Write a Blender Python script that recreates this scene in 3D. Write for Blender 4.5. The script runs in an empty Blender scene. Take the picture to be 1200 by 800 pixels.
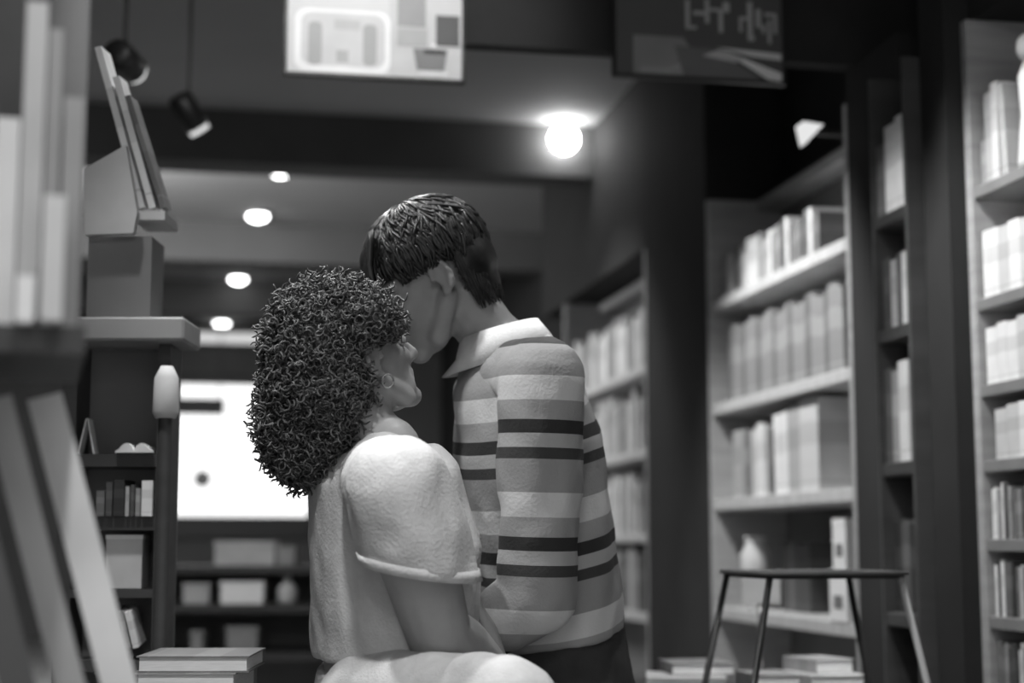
import bpy, bmesh, math, random
from mathutils import Vector, Matrix, noise
import numpy as np

random.seed(7)
scene = bpy.context.scene
COL = scene.collection

# ---------------------------------------------------------------- camera
FPX, CX, CY = 1900.0, 600.0, 400.0
PITCH = math.atan(240.0 / FPX)
YAW = math.atan(350.0 / FPX * math.cos(PITCH))
CAM = Vector((0, 0, 0.75))
F = Vector((math.cos(PITCH) * math.sin(YAW), math.cos(PITCH) * math.cos(YAW), math.sin(PITCH)))
R = Vector((math.cos(YAW), -math.sin(YAW), 0))
U = R.cross(F)
cd = bpy.data.cameras.new('camera')
cam = bpy.data.objects.new('camera', cd)
COL.objects.link(cam)
cam.matrix_world = Matrix(((R.x, U.x, -F.x, CAM.x), (R.y, U.y, -F.y, CAM.y), (R.z, U.z, -F.z, CAM.z), (0, 0, 0, 1)))
cd.sensor_width = 36.0
cd.lens = FPX / 1200.0 * 36.0
cd.clip_start = 0.05
cd.dof.use_dof = True
cd.dof.focus_distance = 2.35
cd.dof.aperture_fstop = 2.5
scene.camera = cam

# ---------------------------------------------------------------- world, exposure, room lamps and added fill lights
w = bpy.data.worlds.new('world')
scene.world = w
w.use_nodes = True
w.node_tree.nodes['Background'].inputs[0].default_value = (1, 1, 1, 1)
w.node_tree.nodes['Background'].inputs[1].default_value = 0.9
scene.view_settings.view_transform = 'Standard'
scene.view_settings.look = 'None'
scene.view_settings.exposure = 0.0
scene.view_settings.gamma = 1.0


def area(name, loc, target, power, sx, sy):
    l = bpy.data.lights.new(name, 'AREA')
    l.shape = 'RECTANGLE'
    l.size, l.size_y = sx, sy
    l.energy = power
    o = bpy.data.objects.new(name, l)
    COL.objects.link(o)
    o.location = loc
    o.rotation_euler = (Vector(target) - Vector(loc)).to_track_quat('-Z', 'Y').to_euler()
    return o


def spot(name, loc, target, power, angle=60, radius=0.05, blend=0.6):
    l = bpy.data.lights.new(name, 'SPOT')
    l.energy = power
    l.spot_size = math.radians(angle)
    l.spot_blend = blend
    l.shadow_soft_size = radius
    o = bpy.data.objects.new(name, l)
    COL.objects.link(o)
    o.location = loc
    o.rotation_euler = (Vector(target) - Vector(loc)).to_track_quat('-Z', 'Y').to_euler()
    return o


spot('poster_fill_spot', (0.35, 2.95, 2.5), (0.35, 3.85, 2.1), 45, 62, 0.05)  # added spot without a fixture, brightens the posters
spot('table_fill_spot', (1.12, 2.45, 2.5), (1.08, 3.5, 0.5), 170, 26, 0.05)  # extra light put in to lift the dim books on the low table
spot('niche_fill_spot', (0.75, 3.25, 2.5), (1.53, 3.47, 1.25), 60, 24, 0.04)  # unseen spot added to brighten the books in the narrow column
spot('counter_fill_spot', (-0.5, 5.2, 2.5), (-0.45, 6.3, 0.6), 130, 55, 0.05)  # added light for the goods on the counter, no lamp there
area('aisle_fill_light', (-0.9, 7.5, 2.3), (0.3, 9.5, 0.0), 95, 1.0, 1.0)  # added fill with no panel behind it, lifts the far aisle
area('rear_fill_light', (-0.3, -0.6, 2.5), (0.4, 2.6, 0.8), 14, 0.6, 0.6)  # added soft fill from behind the camera, no real panel
spot('key_ceiling_spot', (-0.35, 2.3, 2.5), (0.2, 2.35, 1.0), 120, 55, 0.06)
spot('rim_ceiling_spot', (0.05, 3.6, 2.5), (0.12, 2.3, 1.0), 75, 45, 0.06)
spot('shoulder_ceiling_spot', (0.75, 2.55, 2.5), (0.45, 2.5, 0.9), 60, 55, 0.06)
spot('shelf_ceiling_spot_middle', (0.7, 4.3, 2.5), (1.6, 4.4, 0.9), 210, 60, 0.05)
spot('shelf_ceiling_spot_near', (0.75, 2.9, 2.5), (1.65, 3.0, 1.0), 190, 42, 0.05)
spot('shelf_ceiling_spot_far', (0.7, 6.4, 2.5), (1.6, 6.4, 1.0), 60, 70, 0.05)
spot('rack_fill_spot', (0.0, 1.0, 2.5), (-0.3, 1.6, 0.8), 130, 60, 0.06)  # extra spot added to lift the left-hand racks

# ---------------------------------------------------------------- helpers


def P(px, py, d):
    """World point seen at a photograph pixel at depth d (metres along the view axis)."""
    return CAM + d * (F + R * ((px - CX) / FPX) - U * ((py - CY) / FPX))


def plane_y(px, py, y):
    ray = F + R * ((px - CX) / FPX) - U * ((py - CY) / FPX)
    return CAM + ray * ((y - CAM.y) / ray.y)


MATS = {}


def mat(name, v, rough=0.6, noise_amt=0.12, noise_scale=12.0, bump=0.0, bump_scale=60.0, stretch=None, metallic=0.0, coat=0.0):
    if name in MATS:
        return MATS[name]
    m = bpy.data.materials.new(name)
    m.use_nodes = True
    nt = m.node_tree
    bs = nt.nodes['Principled BSDF']
    bs.inputs['Roughness'].default_value = rough
    bs.inputs['Metallic'].default_value = metallic
    bs.inputs['Specular IOR Level'].default_value = 0.35
    tc = nt.nodes.new('ShaderNodeTexCoord')
    mp = nt.nodes.new('ShaderNodeMapping')
    nt.links.new(tc.outputs['Object'], mp.inputs[0])
    if stretch:
        mp.inputs['Scale'].default_value = stretch
    nz = nt.nodes.new('ShaderNodeTexNoise')
    nz.inputs['Scale'].default_value = noise_scale
    nz.inputs['Detail'].default_value = 4
    nt.links.new(mp.outputs[0], nz.inputs['Vector'])
    rp = nt.nodes.new('ShaderNodeMapRange')
    rp.inputs['From Min'].default_value = 0.25
    rp.inputs['From Max'].default_value = 0.75
    rp.inputs['To Min'].default_value = v * (1 - noise_amt)
    rp.inputs['To Max'].default_value = v * (1 + noise_amt)
    nt.links.new(nz.outputs['Fac'], rp.inputs[0])
    cb = nt.nodes.new('ShaderNodeCombineColor')
    for k in range(3):
        nt.links.new(rp.outputs[0], cb.inputs[k])
    nt.links.new(cb.outputs[0], bs.inputs['Base Color'])
    if bump:
        n2 = nt.nodes.new('ShaderNodeTexNoise')
        n2.inputs['Scale'].default_value = bump_scale
        n2.inputs['Detail'].default_value = 3
        nt.links.new(mp.outputs[0], n2.inputs['Vector'])
        b = nt.nodes.new('ShaderNodeBump')
        b.inputs['Strength'].default_value = bump
        b.inputs['Distance'].default_value = 0.004
        nt.links.new(n2.outputs['Fac'], b.inputs['Height'])
        nt.links.new(b.outputs[0], bs.inputs['Normal'])
    MATS[name] = m
    return m


def emit(name, strength):
    m = bpy.data.materials.new(name)
    m.use_nodes = True
    nt = m.node_tree
    nt.nodes.clear()
    e = nt.nodes.new('ShaderNodeEmission')
    e.inputs[1].default_value = strength
    o = nt.nodes.new('ShaderNodeOutputMaterial')
    nt.links.new(e.outputs[0], o.inputs[0])
    return m


def thing(name, label, cat, loc=(0, 0, 0), rot=(0, 0, 0), group=None):
    o = bpy.data.objects.new(name, None)
    o.empty_display_size = 0.05
    COL.objects.link(o)
    o.location = loc
    o.rotation_euler = rot
    o['label'] = label
    o['category'] = cat
    if group:
        o['group'] = group
    return o


def from_bm(bm, name, smooth=False):
    me = bpy.data.meshes.new(name)
    bm.normal_update()
    bm.to_mesh(me)
    bm.free()
    if smooth:
        me.polygons.foreach_set('use_smooth', [True] * len(me.polygons))
    return me


def link(name, me, m=None, parent=None, loc=None, label=None, rot=None):
    o = bpy.data.objects.new(name, me)
    COL.objects.link(o)
    if m is not None and not len(me.materials):
        me.materials.append(m)
    if parent:
        o.parent = parent
    if loc is not None:
        o.location = loc
    if rot is not None:
        o.rotation_euler = rot
    if label:
        o['label'] = label
    return o


def part(name, bm, m, parent, smooth=False, label=None):
    return link(name, from_bm(bm, name, smooth), m, parent, label=label)


def structure(name, bm, m):
    o = link(name, from_bm(bm, name), m)
    o['kind'] = 'structure'
    return o


def box(bm, x0, x1, y0, y1, z0, z1, bevel=0.0):
    v = [bm.verts.new((x, y, z)) for x in (x0, x1) for y in (y0, y1) for z in (z0, z1)]
    fs = []
    for q in ((0, 1, 3, 2), (4, 6, 7, 5), (0, 4, 5, 1), (2, 3, 7, 6), (0, 2, 6, 4), (1, 5, 7, 3)):
        fs.append(bm.faces.new([v[i] for i in q]))
    if bevel:
        es = list({e for f in fs for e in f.edges})
        bmesh.ops.bevel(bm, geom=es, offset=bevel, segments=1, affect='EDGES')
    return v


def B(*a, **k):
    bm = bmesh.new()
    box(bm, *a, **k)
    return bm


def lathe(bm, prof, n=24, c=(0, 0, 0)):
    rings = []
    for r, z in prof:
        rings.append([bm.verts.new((c[0] + r * math.cos(2 * math.pi * i / n), c[1] + r * math.sin(2 * math.pi * i / n), c[2] + z)) for i in range(n)])
    for a, b in zip(rings, rings[1:]):
        for i in range(n):
            bm.faces.new((a[i], a[(i + 1) % n], b[(i + 1) % n], b[i]))
    bm.faces.new(rings[0][::-1])
    bm.faces.new(rings[-1])
    bmesh.ops.recalc_face_normals(bm, faces=bm.faces)
    return bm


def tube(bm, pts, rad, n=14, cap=0, ell=None, end_n=None):
    """Swept tube along pts with radii; cap 0 flat, 1 round both ends, 2 round start, 3 round end.
    ell: None or (axis, k): widen the section k times along axis."""
    pts = [Vector(p) for p in pts]
    rad = list(rad)
    ext_p, ext_r = [], []
    d0 = (pts[1] - pts[0]).normalized()
    d1 = (pts[-1] - pts[-2]).normalized()
    if cap in (1, 2):
        for a in (80, 60, 40, 20):
            t = math.radians(a)
            ext_p.append(pts[0] - d0 * rad[0] * math.sin(t))
            ext_r.append(rad[0] * math.cos(t))
    ext_p += pts
    ext_r += rad
    if cap in (1, 3):
        for a in (20, 40, 60, 80):
            t = math.radians(a)
            ext_p.append(pts[-1] + d1 * rad[-1] * math.sin(t))
            ext_r.append(rad[-1] * math.cos(t))
    rings = []
    ref = None
    for i, p in enumerate(ext_p):
        d = (ext_p[min(i + 1, len(ext_p) - 1)] - ext_p[max(i - 1, 0)]).normalized()
        if ref is None:
            ref = Vector((0, 0, 1)) if abs(d.z) < 0.9 else Vector((1, 0, 0))
        x = (ref - d * ref.dot(d)).normalized()
        ref = x
        y = d.cross(x)
        ring = []
        for k in range(n):
            a = 2 * math.pi * k / n
            off = (x * math.cos(a) + y * math.sin(a)) * ext_r[i]
            if ell:
                ax = ell[0]
                ax = (ax - d * ax.dot(d))
                if ax.length > 1e-4:
                    ax.normalize()
                    off = off + ax * off.dot(ax) * (ell[1] - 1)
            ring.append(bm.verts.new(p + off))
        rings.append(ring)
    if end_n is not None:                  # tilt the open end so that it lies across end_n
        for q in ((rings[0], rings[-1]) if cap == 0 else (rings[-1],)):
            pc = sum((v.co for v in q), Vector()) / n
            for v in q:
                v.co -= d * (end_n.dot(v.co - pc) / end_n.dot(d))
    for a, b in zip(rings, rings[1:]):
        for k in range(n):
            bm.faces.new((a[k], a[(k + 1) % n], b[(k + 1) % n], b[k]))
    bm.faces.new(rings[0][::-1])
    bm.faces.new(rings[-1])


def ellip(bm, M, c, r, seg=20):
    """Ellipsoid with local centre c, radii r, mapped by matrix M."""
    mm = M @ Matrix.Translation(c) @ Matrix.Diagonal((r[0], r[1], r[2], 1))
    bmesh.ops.create_uvsphere(bm, u_segments=seg, v_segments=seg // 2 + 2, radius=1, matrix=mm)


def remesh(bm, voxel, smooth_it=4, fac=0.5):
    """Fuse overlapping closed pieces into one continuous skin."""
    bmesh.ops.recalc_face_normals(bm, faces=bm.faces)
    me = bpy.data.meshes.new('tmp')
    bm.to_mesh(me)
    bm.free()
    ob = bpy.data.objects.new('tmp', me)
    COL.objects.link(ob)
    md = ob.modifiers.new('r', 'REMESH')
    md.mode = 'VOXEL'
    md.voxel_size = voxel
    if smooth_it:
        s = ob.modifiers.new('s', 'SMOOTH')
        s.factor = fac
        s.iterations = smooth_it
    dg = bpy.context.evaluated_depsgraph_get()
    out = bpy.data.meshes.new_from_object(ob.evaluated_get(dg))
    bpy.data.objects.remove(ob)
    bpy.data.meshes.remove(me)
    out.polygons.foreach_set('use_smooth', [True] * len(out.polygons))
    return out


def wrinkle(me, amp, scale, stretch=Vector((1, 1, 1)), off=Vector((0, 0, 0))):
    ns = [v.normal.copy() for v in me.vertices]
    for v, n in zip(me.vertices, ns):
        q = Vector((v.co.x * stretch.x, v.co.y * stretch.y, v.co.z * stretch.z)) * scale + off
        v.co += n * (amp * (noise.noise(q) + 0.5 * noise.noise(q * 2.1)))
    me.update()


ORD = ['', 'first', 'second', 'third', 'fourth', 'fifth', 'sixth', 'seventh', 'eighth', 'ninth', 'tenth', 'eleventh', 'twelfth',
       'thirteenth', 'fourteenth', 'fifteenth', 'sixteenth', 'seventeenth', 'eighteenth', 'nineteenth', 'twentieth',
       'twenty-first', 'twenty-second', 'twenty-third', 'twenty-fourth', 'twenty-fifth', 'twenty-sixth', 'twenty-seventh', 'twenty-eighth', 'twenty-ninth', 'thirtieth']

# ---------------------------------------------------------------- materials
M_floor = mat('floor_boards', 0.30, 0.45, 0.25, 3, stretch=(6, 0.6, 1))
M_ceil = mat('ceiling_paint', 0.30, 0.85, 0.06, 2)
M_beam = mat('beam_paint', 0.08, 0.8, 0.1, 4)
M_wall = mat('dark_wall_paint', 0.12, 0.8, 0.15, 3)
M_black = mat('black_lacquer', 0.02, 0.85, 0.2, 6)
M_case = mat('shelf_wood', 0.36, 0.5, 0.18, 5, stretch=(1, 1, 8))
M_edge = mat('shelf_board_wood', 0.5, 0.5, 0.18, 5, stretch=(1, 8, 1))
M_back = mat('bookcase_back', 0.17, 0.7, 0.15, 4)
M_dark = mat('dark_wood', 0.05, 0.5, 0.2, 5, stretch=(1, 1, 6))
M_mid = mat('grey_laminate', 0.19, 0.55, 0.1, 6)
M_page = mat('paper_pages', 0.72, 0.8, 0.1, 40, stretch=(1, 12, 1))
M_metal = mat('grey_metal', 0.35, 0.35, 0.05, 20, metallic=0.7)
M_matte = mat('black_metal', 0.018, 0.4, 0.1, 20)
M_white = mat('white_card', 0.8, 0.7, 0.05, 10)
TONES = [('black', 0.035), ('charcoal', 0.08), ('dark grey', 0.15), ('grey', 0.27), ('light grey', 0.42), ('pale', 0.6), ('white', 0.8)]


def cover_mat(k):
    nm, v = TONES[k % 10]
    if k >= 10:
        return mat('plain_cover_' + nm.replace(' ', '_'), v, 0.45, 0.1, 9)
    key = 'cover_' + nm.replace(' ', '_')
    if key in MATS:
        return MATS[key]
    m = mat(key, v, 0.5, 0.16, 9)
    # printed spine bands: two darker or lighter rules and a title block, in the cover's own colour
    nt = m.node_tree
    bs = nt.nodes['Principled BSDF']
    src = bs.inputs['Base Color'].links[0].from_socket
    tc = nt.nodes.new('ShaderNodeTexCoord')
    sp = nt.nodes.new('ShaderNodeSeparateXYZ')
    nt.links.new(tc.outputs['Generated'], sp.inputs[0])
    rp = nt.nodes.new('ShaderNodeValToRGB')
    rp.color_ramp.interpolation = 'CONSTANT'
    els = rp.color_ramp.elements
    els[0].position = 0.0
    els[0].color = (0, 0, 0, 1)
    els[1].position = 0.10
    els[1].color = (1, 1, 1, 1)
    for pos, val in ((0.115, 0), (0.5, 0.55), (0.74, 0)):
        e = els.new(pos)
        e.color = (val, val, val, 1)
    nt.links.new(sp.outputs[2], rp.inputs[0])
    mx = nt.nodes.new('ShaderNodeMix')
    mx.data_type = 'RGBA'
    nt.links.new(rp.outputs[0], mx.inputs[0])
    nt.links.new(src, mx.inputs[6])
    c = v * 0.7 if v > 0.3 else v * 1.4 + 0.02
    mx.inputs[7].default_value = (c, c, c, 1)
    nt.links.new(mx.outputs[2], bs.inputs['Base Color'])
    return m


# ---------------------------------------------------------------- the setting
structure('floor', B(-3.2, 3.2, -1.5, 14.1, -0.06, 0.0), M_floor)
structure('ceiling', B(-3.2, 3.2, -1.5, 14.1, 2.6, 2.7), M_ceil)
bm = bmesh.new()       # back wall with an opening for the window
WX0, WX1, WZ0, WZ1 = -0.36, 0.78, 1.00, 2.10
YB = 13.8
box(bm, -3.2, WX0, YB, YB + 0.2, 0, 2.6)
box(bm, WX1, 3.2, YB, YB + 0.2, 0, 2.6)
box(bm, WX0, WX1, YB, YB + 0.2, 0, WZ0)
box(bm, WX0, WX1, YB, YB + 0.2, WZ1, 2.6)
structure('wall_back', bm, M_wall)
structure('wall_right', B(1.9, 2.05, -1.5, YB, 0, 2.6), M_black)
structure('wall_left', B(-2.2, -2.05, -1.5, YB, 0, 2.6), M_wall)

win = bpy.data.objects.new('window_1', None)
COL.objects.link(win)
win.location = (0, YB, 0)
win['kind'] = 'structure'
bm = bmesh.new()
box(bm, WX0 - 0.08, WX0, -0.06, 0.1, WZ0 - 0.18, WZ1 + 0.08)
box(bm, WX1, WX1 + 0.08, -0.06, 0.1, WZ0 - 0.18, WZ1 + 0.08)
box(bm, WX0, WX1, -0.06, 0.1, WZ1, WZ1 + 0.08)
box(bm, WX0, WX1, -0.09, 0.1, WZ0 - 0.18, WZ0)
part('window_frame', bm, M_dark, win)
part('window_pane', B(WX0, WX1, 0.05, 0.06, WZ0, WZ1), emit('daylight_pane', 1.6), win)

# ceiling beams across the aisle
for i, y in enumerate((6.85, 9.3, 11.4)):
    structure('trim_%d' % (i + 1), B(-2.05, 1.9, y, y + 0.22, 2.37, 2.6), M_beam)
# dark pillars and header on the right-hand wall
structure('trim_4', B(1.6, 1.9, 5.14, 5.92, 0, 2.6), M_black)      # between far and middle bookcases
structure('trim_5', B(1.6, 1.9, 3.575, 3.899, 0, 1.985), M_black)       # beside the middle bookcase
structure('trim_6', B(1.56, 1.9, 3.24, 3.365, 0, 2.6), M_black)      # beside the near bookcase
structure('trim_7', B(0.2, 1.9, 3.85, 3.899, 1.985, 2.6), M_black)   # header over the aisle, carries the posters
structure('trim_8', B(1.875, 1.9, 3.9, 5.14, 1.9, 2.6), M_black)     # panel over the middle bookcase
structure('trim_9', B(1.62, 1.9, 2.0, 3.24, 1.9, 2.6), M_black)     # panel over the near bookcase
structure('trim_10', B(1.62, 1.9, 5.92, 8.0, 1.9, 2.6), M_black)


# ---------------------------------------------------------------- books
BOOK_CACHE = {}


def book_meshes(wd, h, t, tone):
    key = (round(wd, 3), round(h, 3), round(t, 3), tone)
    if key in BOOK_CACHE:
        return BOOK_CACHE[key]
    c = 0.0022
    bm = bmesh.new()
    box(bm, 0, c, -t / 2, t / 2, 0, h)                       # spine
    box(bm, c, wd, -t / 2, -t / 2 + c, 0, h)
    box(bm, c, wd, t / 2 - c, t / 2, 0, h)
    cov = from_bm(bm, 'cover')
    cov.materials.append(cover_mat(tone))
    pg = from_bm(B(c, wd - 0.004, -t / 2 + c, t / 2 - c, 0.004, h - 0.004), 'pages')
    pg.materials.append(M_page)
    BOOK_CACHE[key] = (cov, pg)
    return cov, pg


def book(label, group, wd, h, t, tone, loc, rot=(0, 0, 0), cat='book'):
    """spine at local x = 0 facing -x, thickness along y, standing on z = 0"""
    cov, pg = book_meshes(wd, h, t, tone)
    o = thing('book', label, cat, loc, rot, group)
    link('cover', cov, None, o)
    link('pages', pg, None, o)
    return o


def thick_word(t):
    return 'slim' if t < 0.019 else ('thick' if t > 0.033 else 'medium')


def book_row(where, group, x, y_far, y_near, z, specs, lean_last=False):
    """Books standing on a shelf that faces -x; specs = (tone, height, thickness, depth, gap-before, lean), from the far end."""
    y = y_far
    n = 0
    for tone, h, t, dp, gap, lean in specs:
        y -= gap
        sway = abs(math.sin(lean)) * h if lean else 0
        if y - t - sway < y_near + 0.003:
            break
        n += 1
        yc = y - t / 2 - (sway if lean > 0 else 0)
        lab = '%s %s book, %s from left, %s' % (thick_word(t), TONES[tone % 10][0], ORD[n], where)
        zz = z + (t / 2 * abs(math.sin(lean)) if lean else 0)
        book(lab, group, dp, h, t, tone, (x, yc, zz + 0.0005), (-lean, 0, 0))
        y -= t + 0.0012 + sway
    return n


# ---------------------------------------------------------------- bookcases along the right wall


def bookcase(label, y0, y1, zs, top, depth=0.27, xf=1.6, side=0.028, board=0.035, wood=None, shelf_m=None):
    o = thing('bookcase', label, 'bookcase', (xf, (y0 + y1) / 2, 0))
    hy = (y1 - y0) / 2
    part('side_panel', B(0, depth, -hy, -hy + side, 0, top, bevel=0.002), wood or M_case, o)
    part('side_panel', B(0, depth, hy - side, hy, 0, top, bevel=0.002), wood or M_case, o)
    part('back_panel', B(depth - 0.012, depth, -hy + side, hy - side, 0.0, top), M_back, o)
    part('top_board', B(depth - 0.1, depth - 0.012, -hy + side, hy - side, top - board, top), wood or M_case, o)
    for z in zs:
        part('shelf', B(0.004, depth - 0.012, -hy + side, hy - side, z - board, z, bevel=0.002), shelf_m or wood or M_edge, o)
    return o


S = 0.028
# middle bookcase
bookcase('open wooden bookcase between two dark pillars, right of the striped shirt', 3.9, 5.14, (0.11, 0.555, 0.9, 1.21, 1.55), 1.9)
W2 = 'bookcase between dark pillars'
rnd = random.Random(3)
specs = []
for i in range(24):
    specs.append((rnd.choice([2, 3, 3, 4, 1, 5, 6]), rnd.uniform(0.115, 0.16), rnd.uniform(0.018, 0.036), 0.15, rnd.choice([0, 0, 0, 0.02]), 0))
specs[0] = (3, 0.15, 0.03, 0.15, 0.07, 0)
book_row('top shelf, ' + W2, 'books on the top shelf of the middle bookcase', 1.625, 5.14 - S, 3.9 + S, 1.55, specs)
specs = [(3 if i % 4 else 2, 0.235 + 0.012 * math.sin(i * 1.3), 0.028 + 0.006 * ((i * 7) % 3), 0.18, 0.10 if i == 0 else 0, 0) for i in range(28)]
book_row('second shelf, ' + W2, 'grey volumes on the second shelf of the middle bookcase', 1.63, 5.14 - S, 3.9 + S, 1.21, specs)
specs = []
for i, (tone, h, t, gap, lean) in enumerate([(4, 0.215, 0.05, 0.13, 0), (4, 0.215, 0.045, 0, 0), (3, 0.21, 0.03, 0.0, 0), (5, 0.205, 0.04, 0.05, 0.05), (6, 0.22, 0.045, 0.0, 0.05), (5, 0.21, 0.03, 0, 0.04),
                                             (2, 0.2, 0.02, 0.015, 0), (6, 0.235, 0.055, 0.02, 0.04), (6, 0.24, 0.05, 0.0, 0.03), (4, 0.25, 0.05, 0, 0), (4, 0.25, 0.045, 0, 0), (5, 0.265, 0.05, 0, 0), (5, 0.265, 0.05, 0, 0), (5, 0.26, 0.04, 0, 0)]):
    specs.append((tone, h, t, 0.17, gap, lean))
book_row('third shelf, ' + W2, 'pale books on the third shelf of the middle bookcase', 1.63, 5.14 - S, 3.9 + S, 0.9, specs)
book_row('fourth shelf, ' + W2, 'dark books at the back of the fourth shelf', 1.72, 4.8, 3.9 + S, 0.555,
         [(1, 0.2, 0.035, 0.12, 0, 0), (1, 0.19, 0.03, 0.12, 0, 0), (2, 0.2, 0.035, 0.12, 0, 0), (1, 0.21, 0.04, 0.12, 0, 0), (1, 0.2, 0.03, 0.12, 0, 0), (1, 0.2, 0.035, 0.12, 0, 0), (1, 0.21, 0.03, 0.12, 0, 0)])
# pale vase and white boxes on the fourth shelf
vs = thing('vase', 'slim pale vase at the far end of the fourth shelf, behind the bar stool', 'vase', (1.68, 4.93, 0.556))
bm = lathe(bmesh.new(), [(0.028, 0), (0.034, 0.01), (0.03, 0.05), (0.045, 0.12), (0.046, 0.17), (0.03, 0.2), (0.03, 0.215)])
part('body', bm, mat('pale_ceramic', 0.6, 0.35), vs, True)
part('rim', lathe(bmesh.new(), [(0.03, 0.215), (0.036, 0.22), (0.03, 0.225)]), M_page, vs, True)
for k, (z, wd, h, lab) in enumerate([(0.556, 0.12, 0.135, 'lower of the two white cartons stacked against the near end of the fourth shelf'),
                                     (0.692, 0.09, 0.13, 'upper white carton, resting on another at the near end of the fourth shelf')]):
    t = thing('carton', lab, 'box', (1.602, 3.985, z), group='white cartons on the fourth shelf')
    part('body', B(0, 0.11, 0, wd, 0, h - 0.02), M_white, t)
    part('lid', B(-0.001, 0.111, -0.001, wd + 0.001, h - 0.02, h), M_white, t)
    part('label_sticker', B(-0.0015, -0.0005, wd * 0.25, wd * 0.75, h * 0.25, h * 0.5), M_mid, t)

# far bookcase
bookcase('far wooden bookcase beyond the first dark pillar, just right of the striped shirt', 5.92, 7.4, (0.11, 0.5, 0.8, 1.12, 1.44), 1.88)
W1 = 'far bookcase behind striped shirt'
for si, (z, nm) in enumerate([(1.44, 'top'), (1.12, 'second'), (0.8, 'third'), (0.5, 'fourth')]):
    specs = []
    for i in range(26):
        specs.append((rnd.choice([4, 5, 5, 6, 3] if si < 3 else [2, 3, 4]), rnd.uniform(0.19, 0.25), rnd.uniform(0.03, 0.055), 0.17, 0.03 if i % 5 == 0 else 0, 0))
    book_row('%s shelf, %s' % (nm, W1), 'books on the %s shelf of the far bookcase' % nm, 1.625, 7.4 - S, 5.92 + S, z, specs)

# narrow niche case between the two near pillars
bookcase('narrow column of shelves squeezed between the two near black pillars', 3.371, 3.569, (0.11, 0.6, 0.94, 1.25, 1.52), 1.86, side=0.012, board=0.03, xf=1.52, wood=M_dark)
W0 = 'narrow column between near pillars'
book_row('top shelf, ' + W0, 'books in the narrow column', 1.53, 3.556, 3.384, 1.52, [(2, 0.17, 0.05, 0.16, 0, 0), (6, 0.205, 0.06, 0.16, 0, 0), (6, 0.215, 0.05, 0.16, 0, 0)])
book_row('second shelf, ' + W0, 'books in the narrow column', 1.54, 3.556, 3.384, 1.25, [(1, 0.17, 0.04, 0.16, 0, 0), (4, 0.16, 0.035, 0.16, 0, 0), (1, 0.17, 0.025, 0.16, 0, 0), (5, 0.17, 0.06, 0.16, 0, 0)])
book_row('third shelf, ' + W0, 'books in the narrow column', 1.535, 3.556, 3.384, 0.94, [(1, 0.22, 0.04, 0.16, 0, 0), (3, 0.21, 0.035, 0.16, 0, 0), (5, 0.23, 0.05, 0.16, 0, 0), (5, 0.235, 0.05, 0.16, 0, 0)])
book_row('fourth shelf, ' + W0, 'books in the narrow column', 1.55, 3.556, 3.384, 0.6, [(0, 0.2, 0.04, 0.15, 0, 0), (1, 0.21, 0.04, 0.15, 0, 0), (0, 0.2, 0.05, 0.15, 0, 0)])

# near bookcase at the right edge
bookcase('near bookcase with closely spaced shelves at the right edge', 2.3, 3.24, (0.1, 0.28, 0.44, 0.605, 0.765, 0.93, 1.09, 1.275, 1.52), 1.9, board=0.026, shelf_m=mat('near_shelf_wood', 0.22, 0.5))
W3 = 'near bookcase at right edge'
rows3 = [(1.275, 'second', [5, 6, 6, 6], (0.135, 0.15), (0.03, 0.05)), (1.09, 'third', [6, 6, 5], (0.12, 0.13), (0.035, 0.05)),
         (0.93, 'fourth', [5, 6, 6], (0.105, 0.115), (0.04, 0.06)), (0.765, 'fifth', [2, 4, 1, 5, 3, 6], (0.10, 0.118), (0.008, 0.02)),
         (0.605, 'sixth', [1, 5, 2, 6, 4, 3, 1], (0.10, 0.12), (0.008, 0.018)), (0.44, 'seventh', [1, 6, 3, 2, 5], (0.10, 0.118), (0.008, 0.02))]
for z, nm, tones, hr, tr in rows3:
    specs = [(rnd.choice(tones), rnd.uniform(*hr), rnd.uniform(*tr), 0.13, (0.04 if i == 0 and nm == 'fourth' else 0.012 if i % 6 == 0 else 0), 0) for i in range(18)]
    book_row('%s shelf, %s' % (nm, W3), 'books on the %s shelf of the near bookcase' % nm, 1.615, 3.24 - S, 2.75, z, specs)
specs = [(3, 0.10, 0.02, 0.13, 0.01, 0), (4, 0.20, 0.028, 0.14, 0.0, 0), (5, 0.215, 0.03, 0.14, 0.0, 0), (4, 0.2, 0.025, 0.14, 0.0, 0.06)]
book_row('top shelf, ' + W3, 'tall books on the top shelf of the near bookcase', 1.62, 3.24 - S, 2.75, 1.52, specs)
fg = thing('figurine', 'small pale round-headed ornament beside the tall books, near bookcase top shelf', 'ornament', (1.65, 3.03, 1.521))
part('body', lathe(bmesh.new(), [(0.03, 0), (0.032, 0.02), (0.022, 0.12), (0.026, 0.2), (0.012, 0.235)]), mat('pale_ceramic', 0.6, 0.35), fg, True)
bm = bmesh.new()
ellip(bm, Matrix.Identity(4), (0, 0, 0.262), (0.027, 0.027, 0.032))
part('head', bm, M_white, fg, True)

# wedge-shaped clip lamp above the middle bookcase
lp = thing('shelf_lamp', 'small bright wedge lamp clipped above the middle bookcase', 'lamp', P(948, 158, 4.28))
bm = bmesh.new()
v = [bm.verts.new(p) for p in ((-0.026, -0.03, 0.028), (0.03, -0.03, 0.022), (-0.018, -0.02, -0.03), (-0.026, 0.03, 0.028), (0.03, 0.03, 0.022), (-0.018, 0.02, -0.03))]
for q in ((0, 2, 1), (3, 4, 5), (0, 1, 4, 3), (1, 2, 5, 4), (2, 0, 3, 5)):
    bm.faces.new([v[i] for i in q])
part('lamp_shade', bm, emit('clip_lamp_glow', 0.8), lp)
q0 = Vector(lp.location)
part('bracket', B(0.02, 1.62 - q0.x, -0.008, 0.008, 0.0, 0.012), M_matte, lp)

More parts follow.
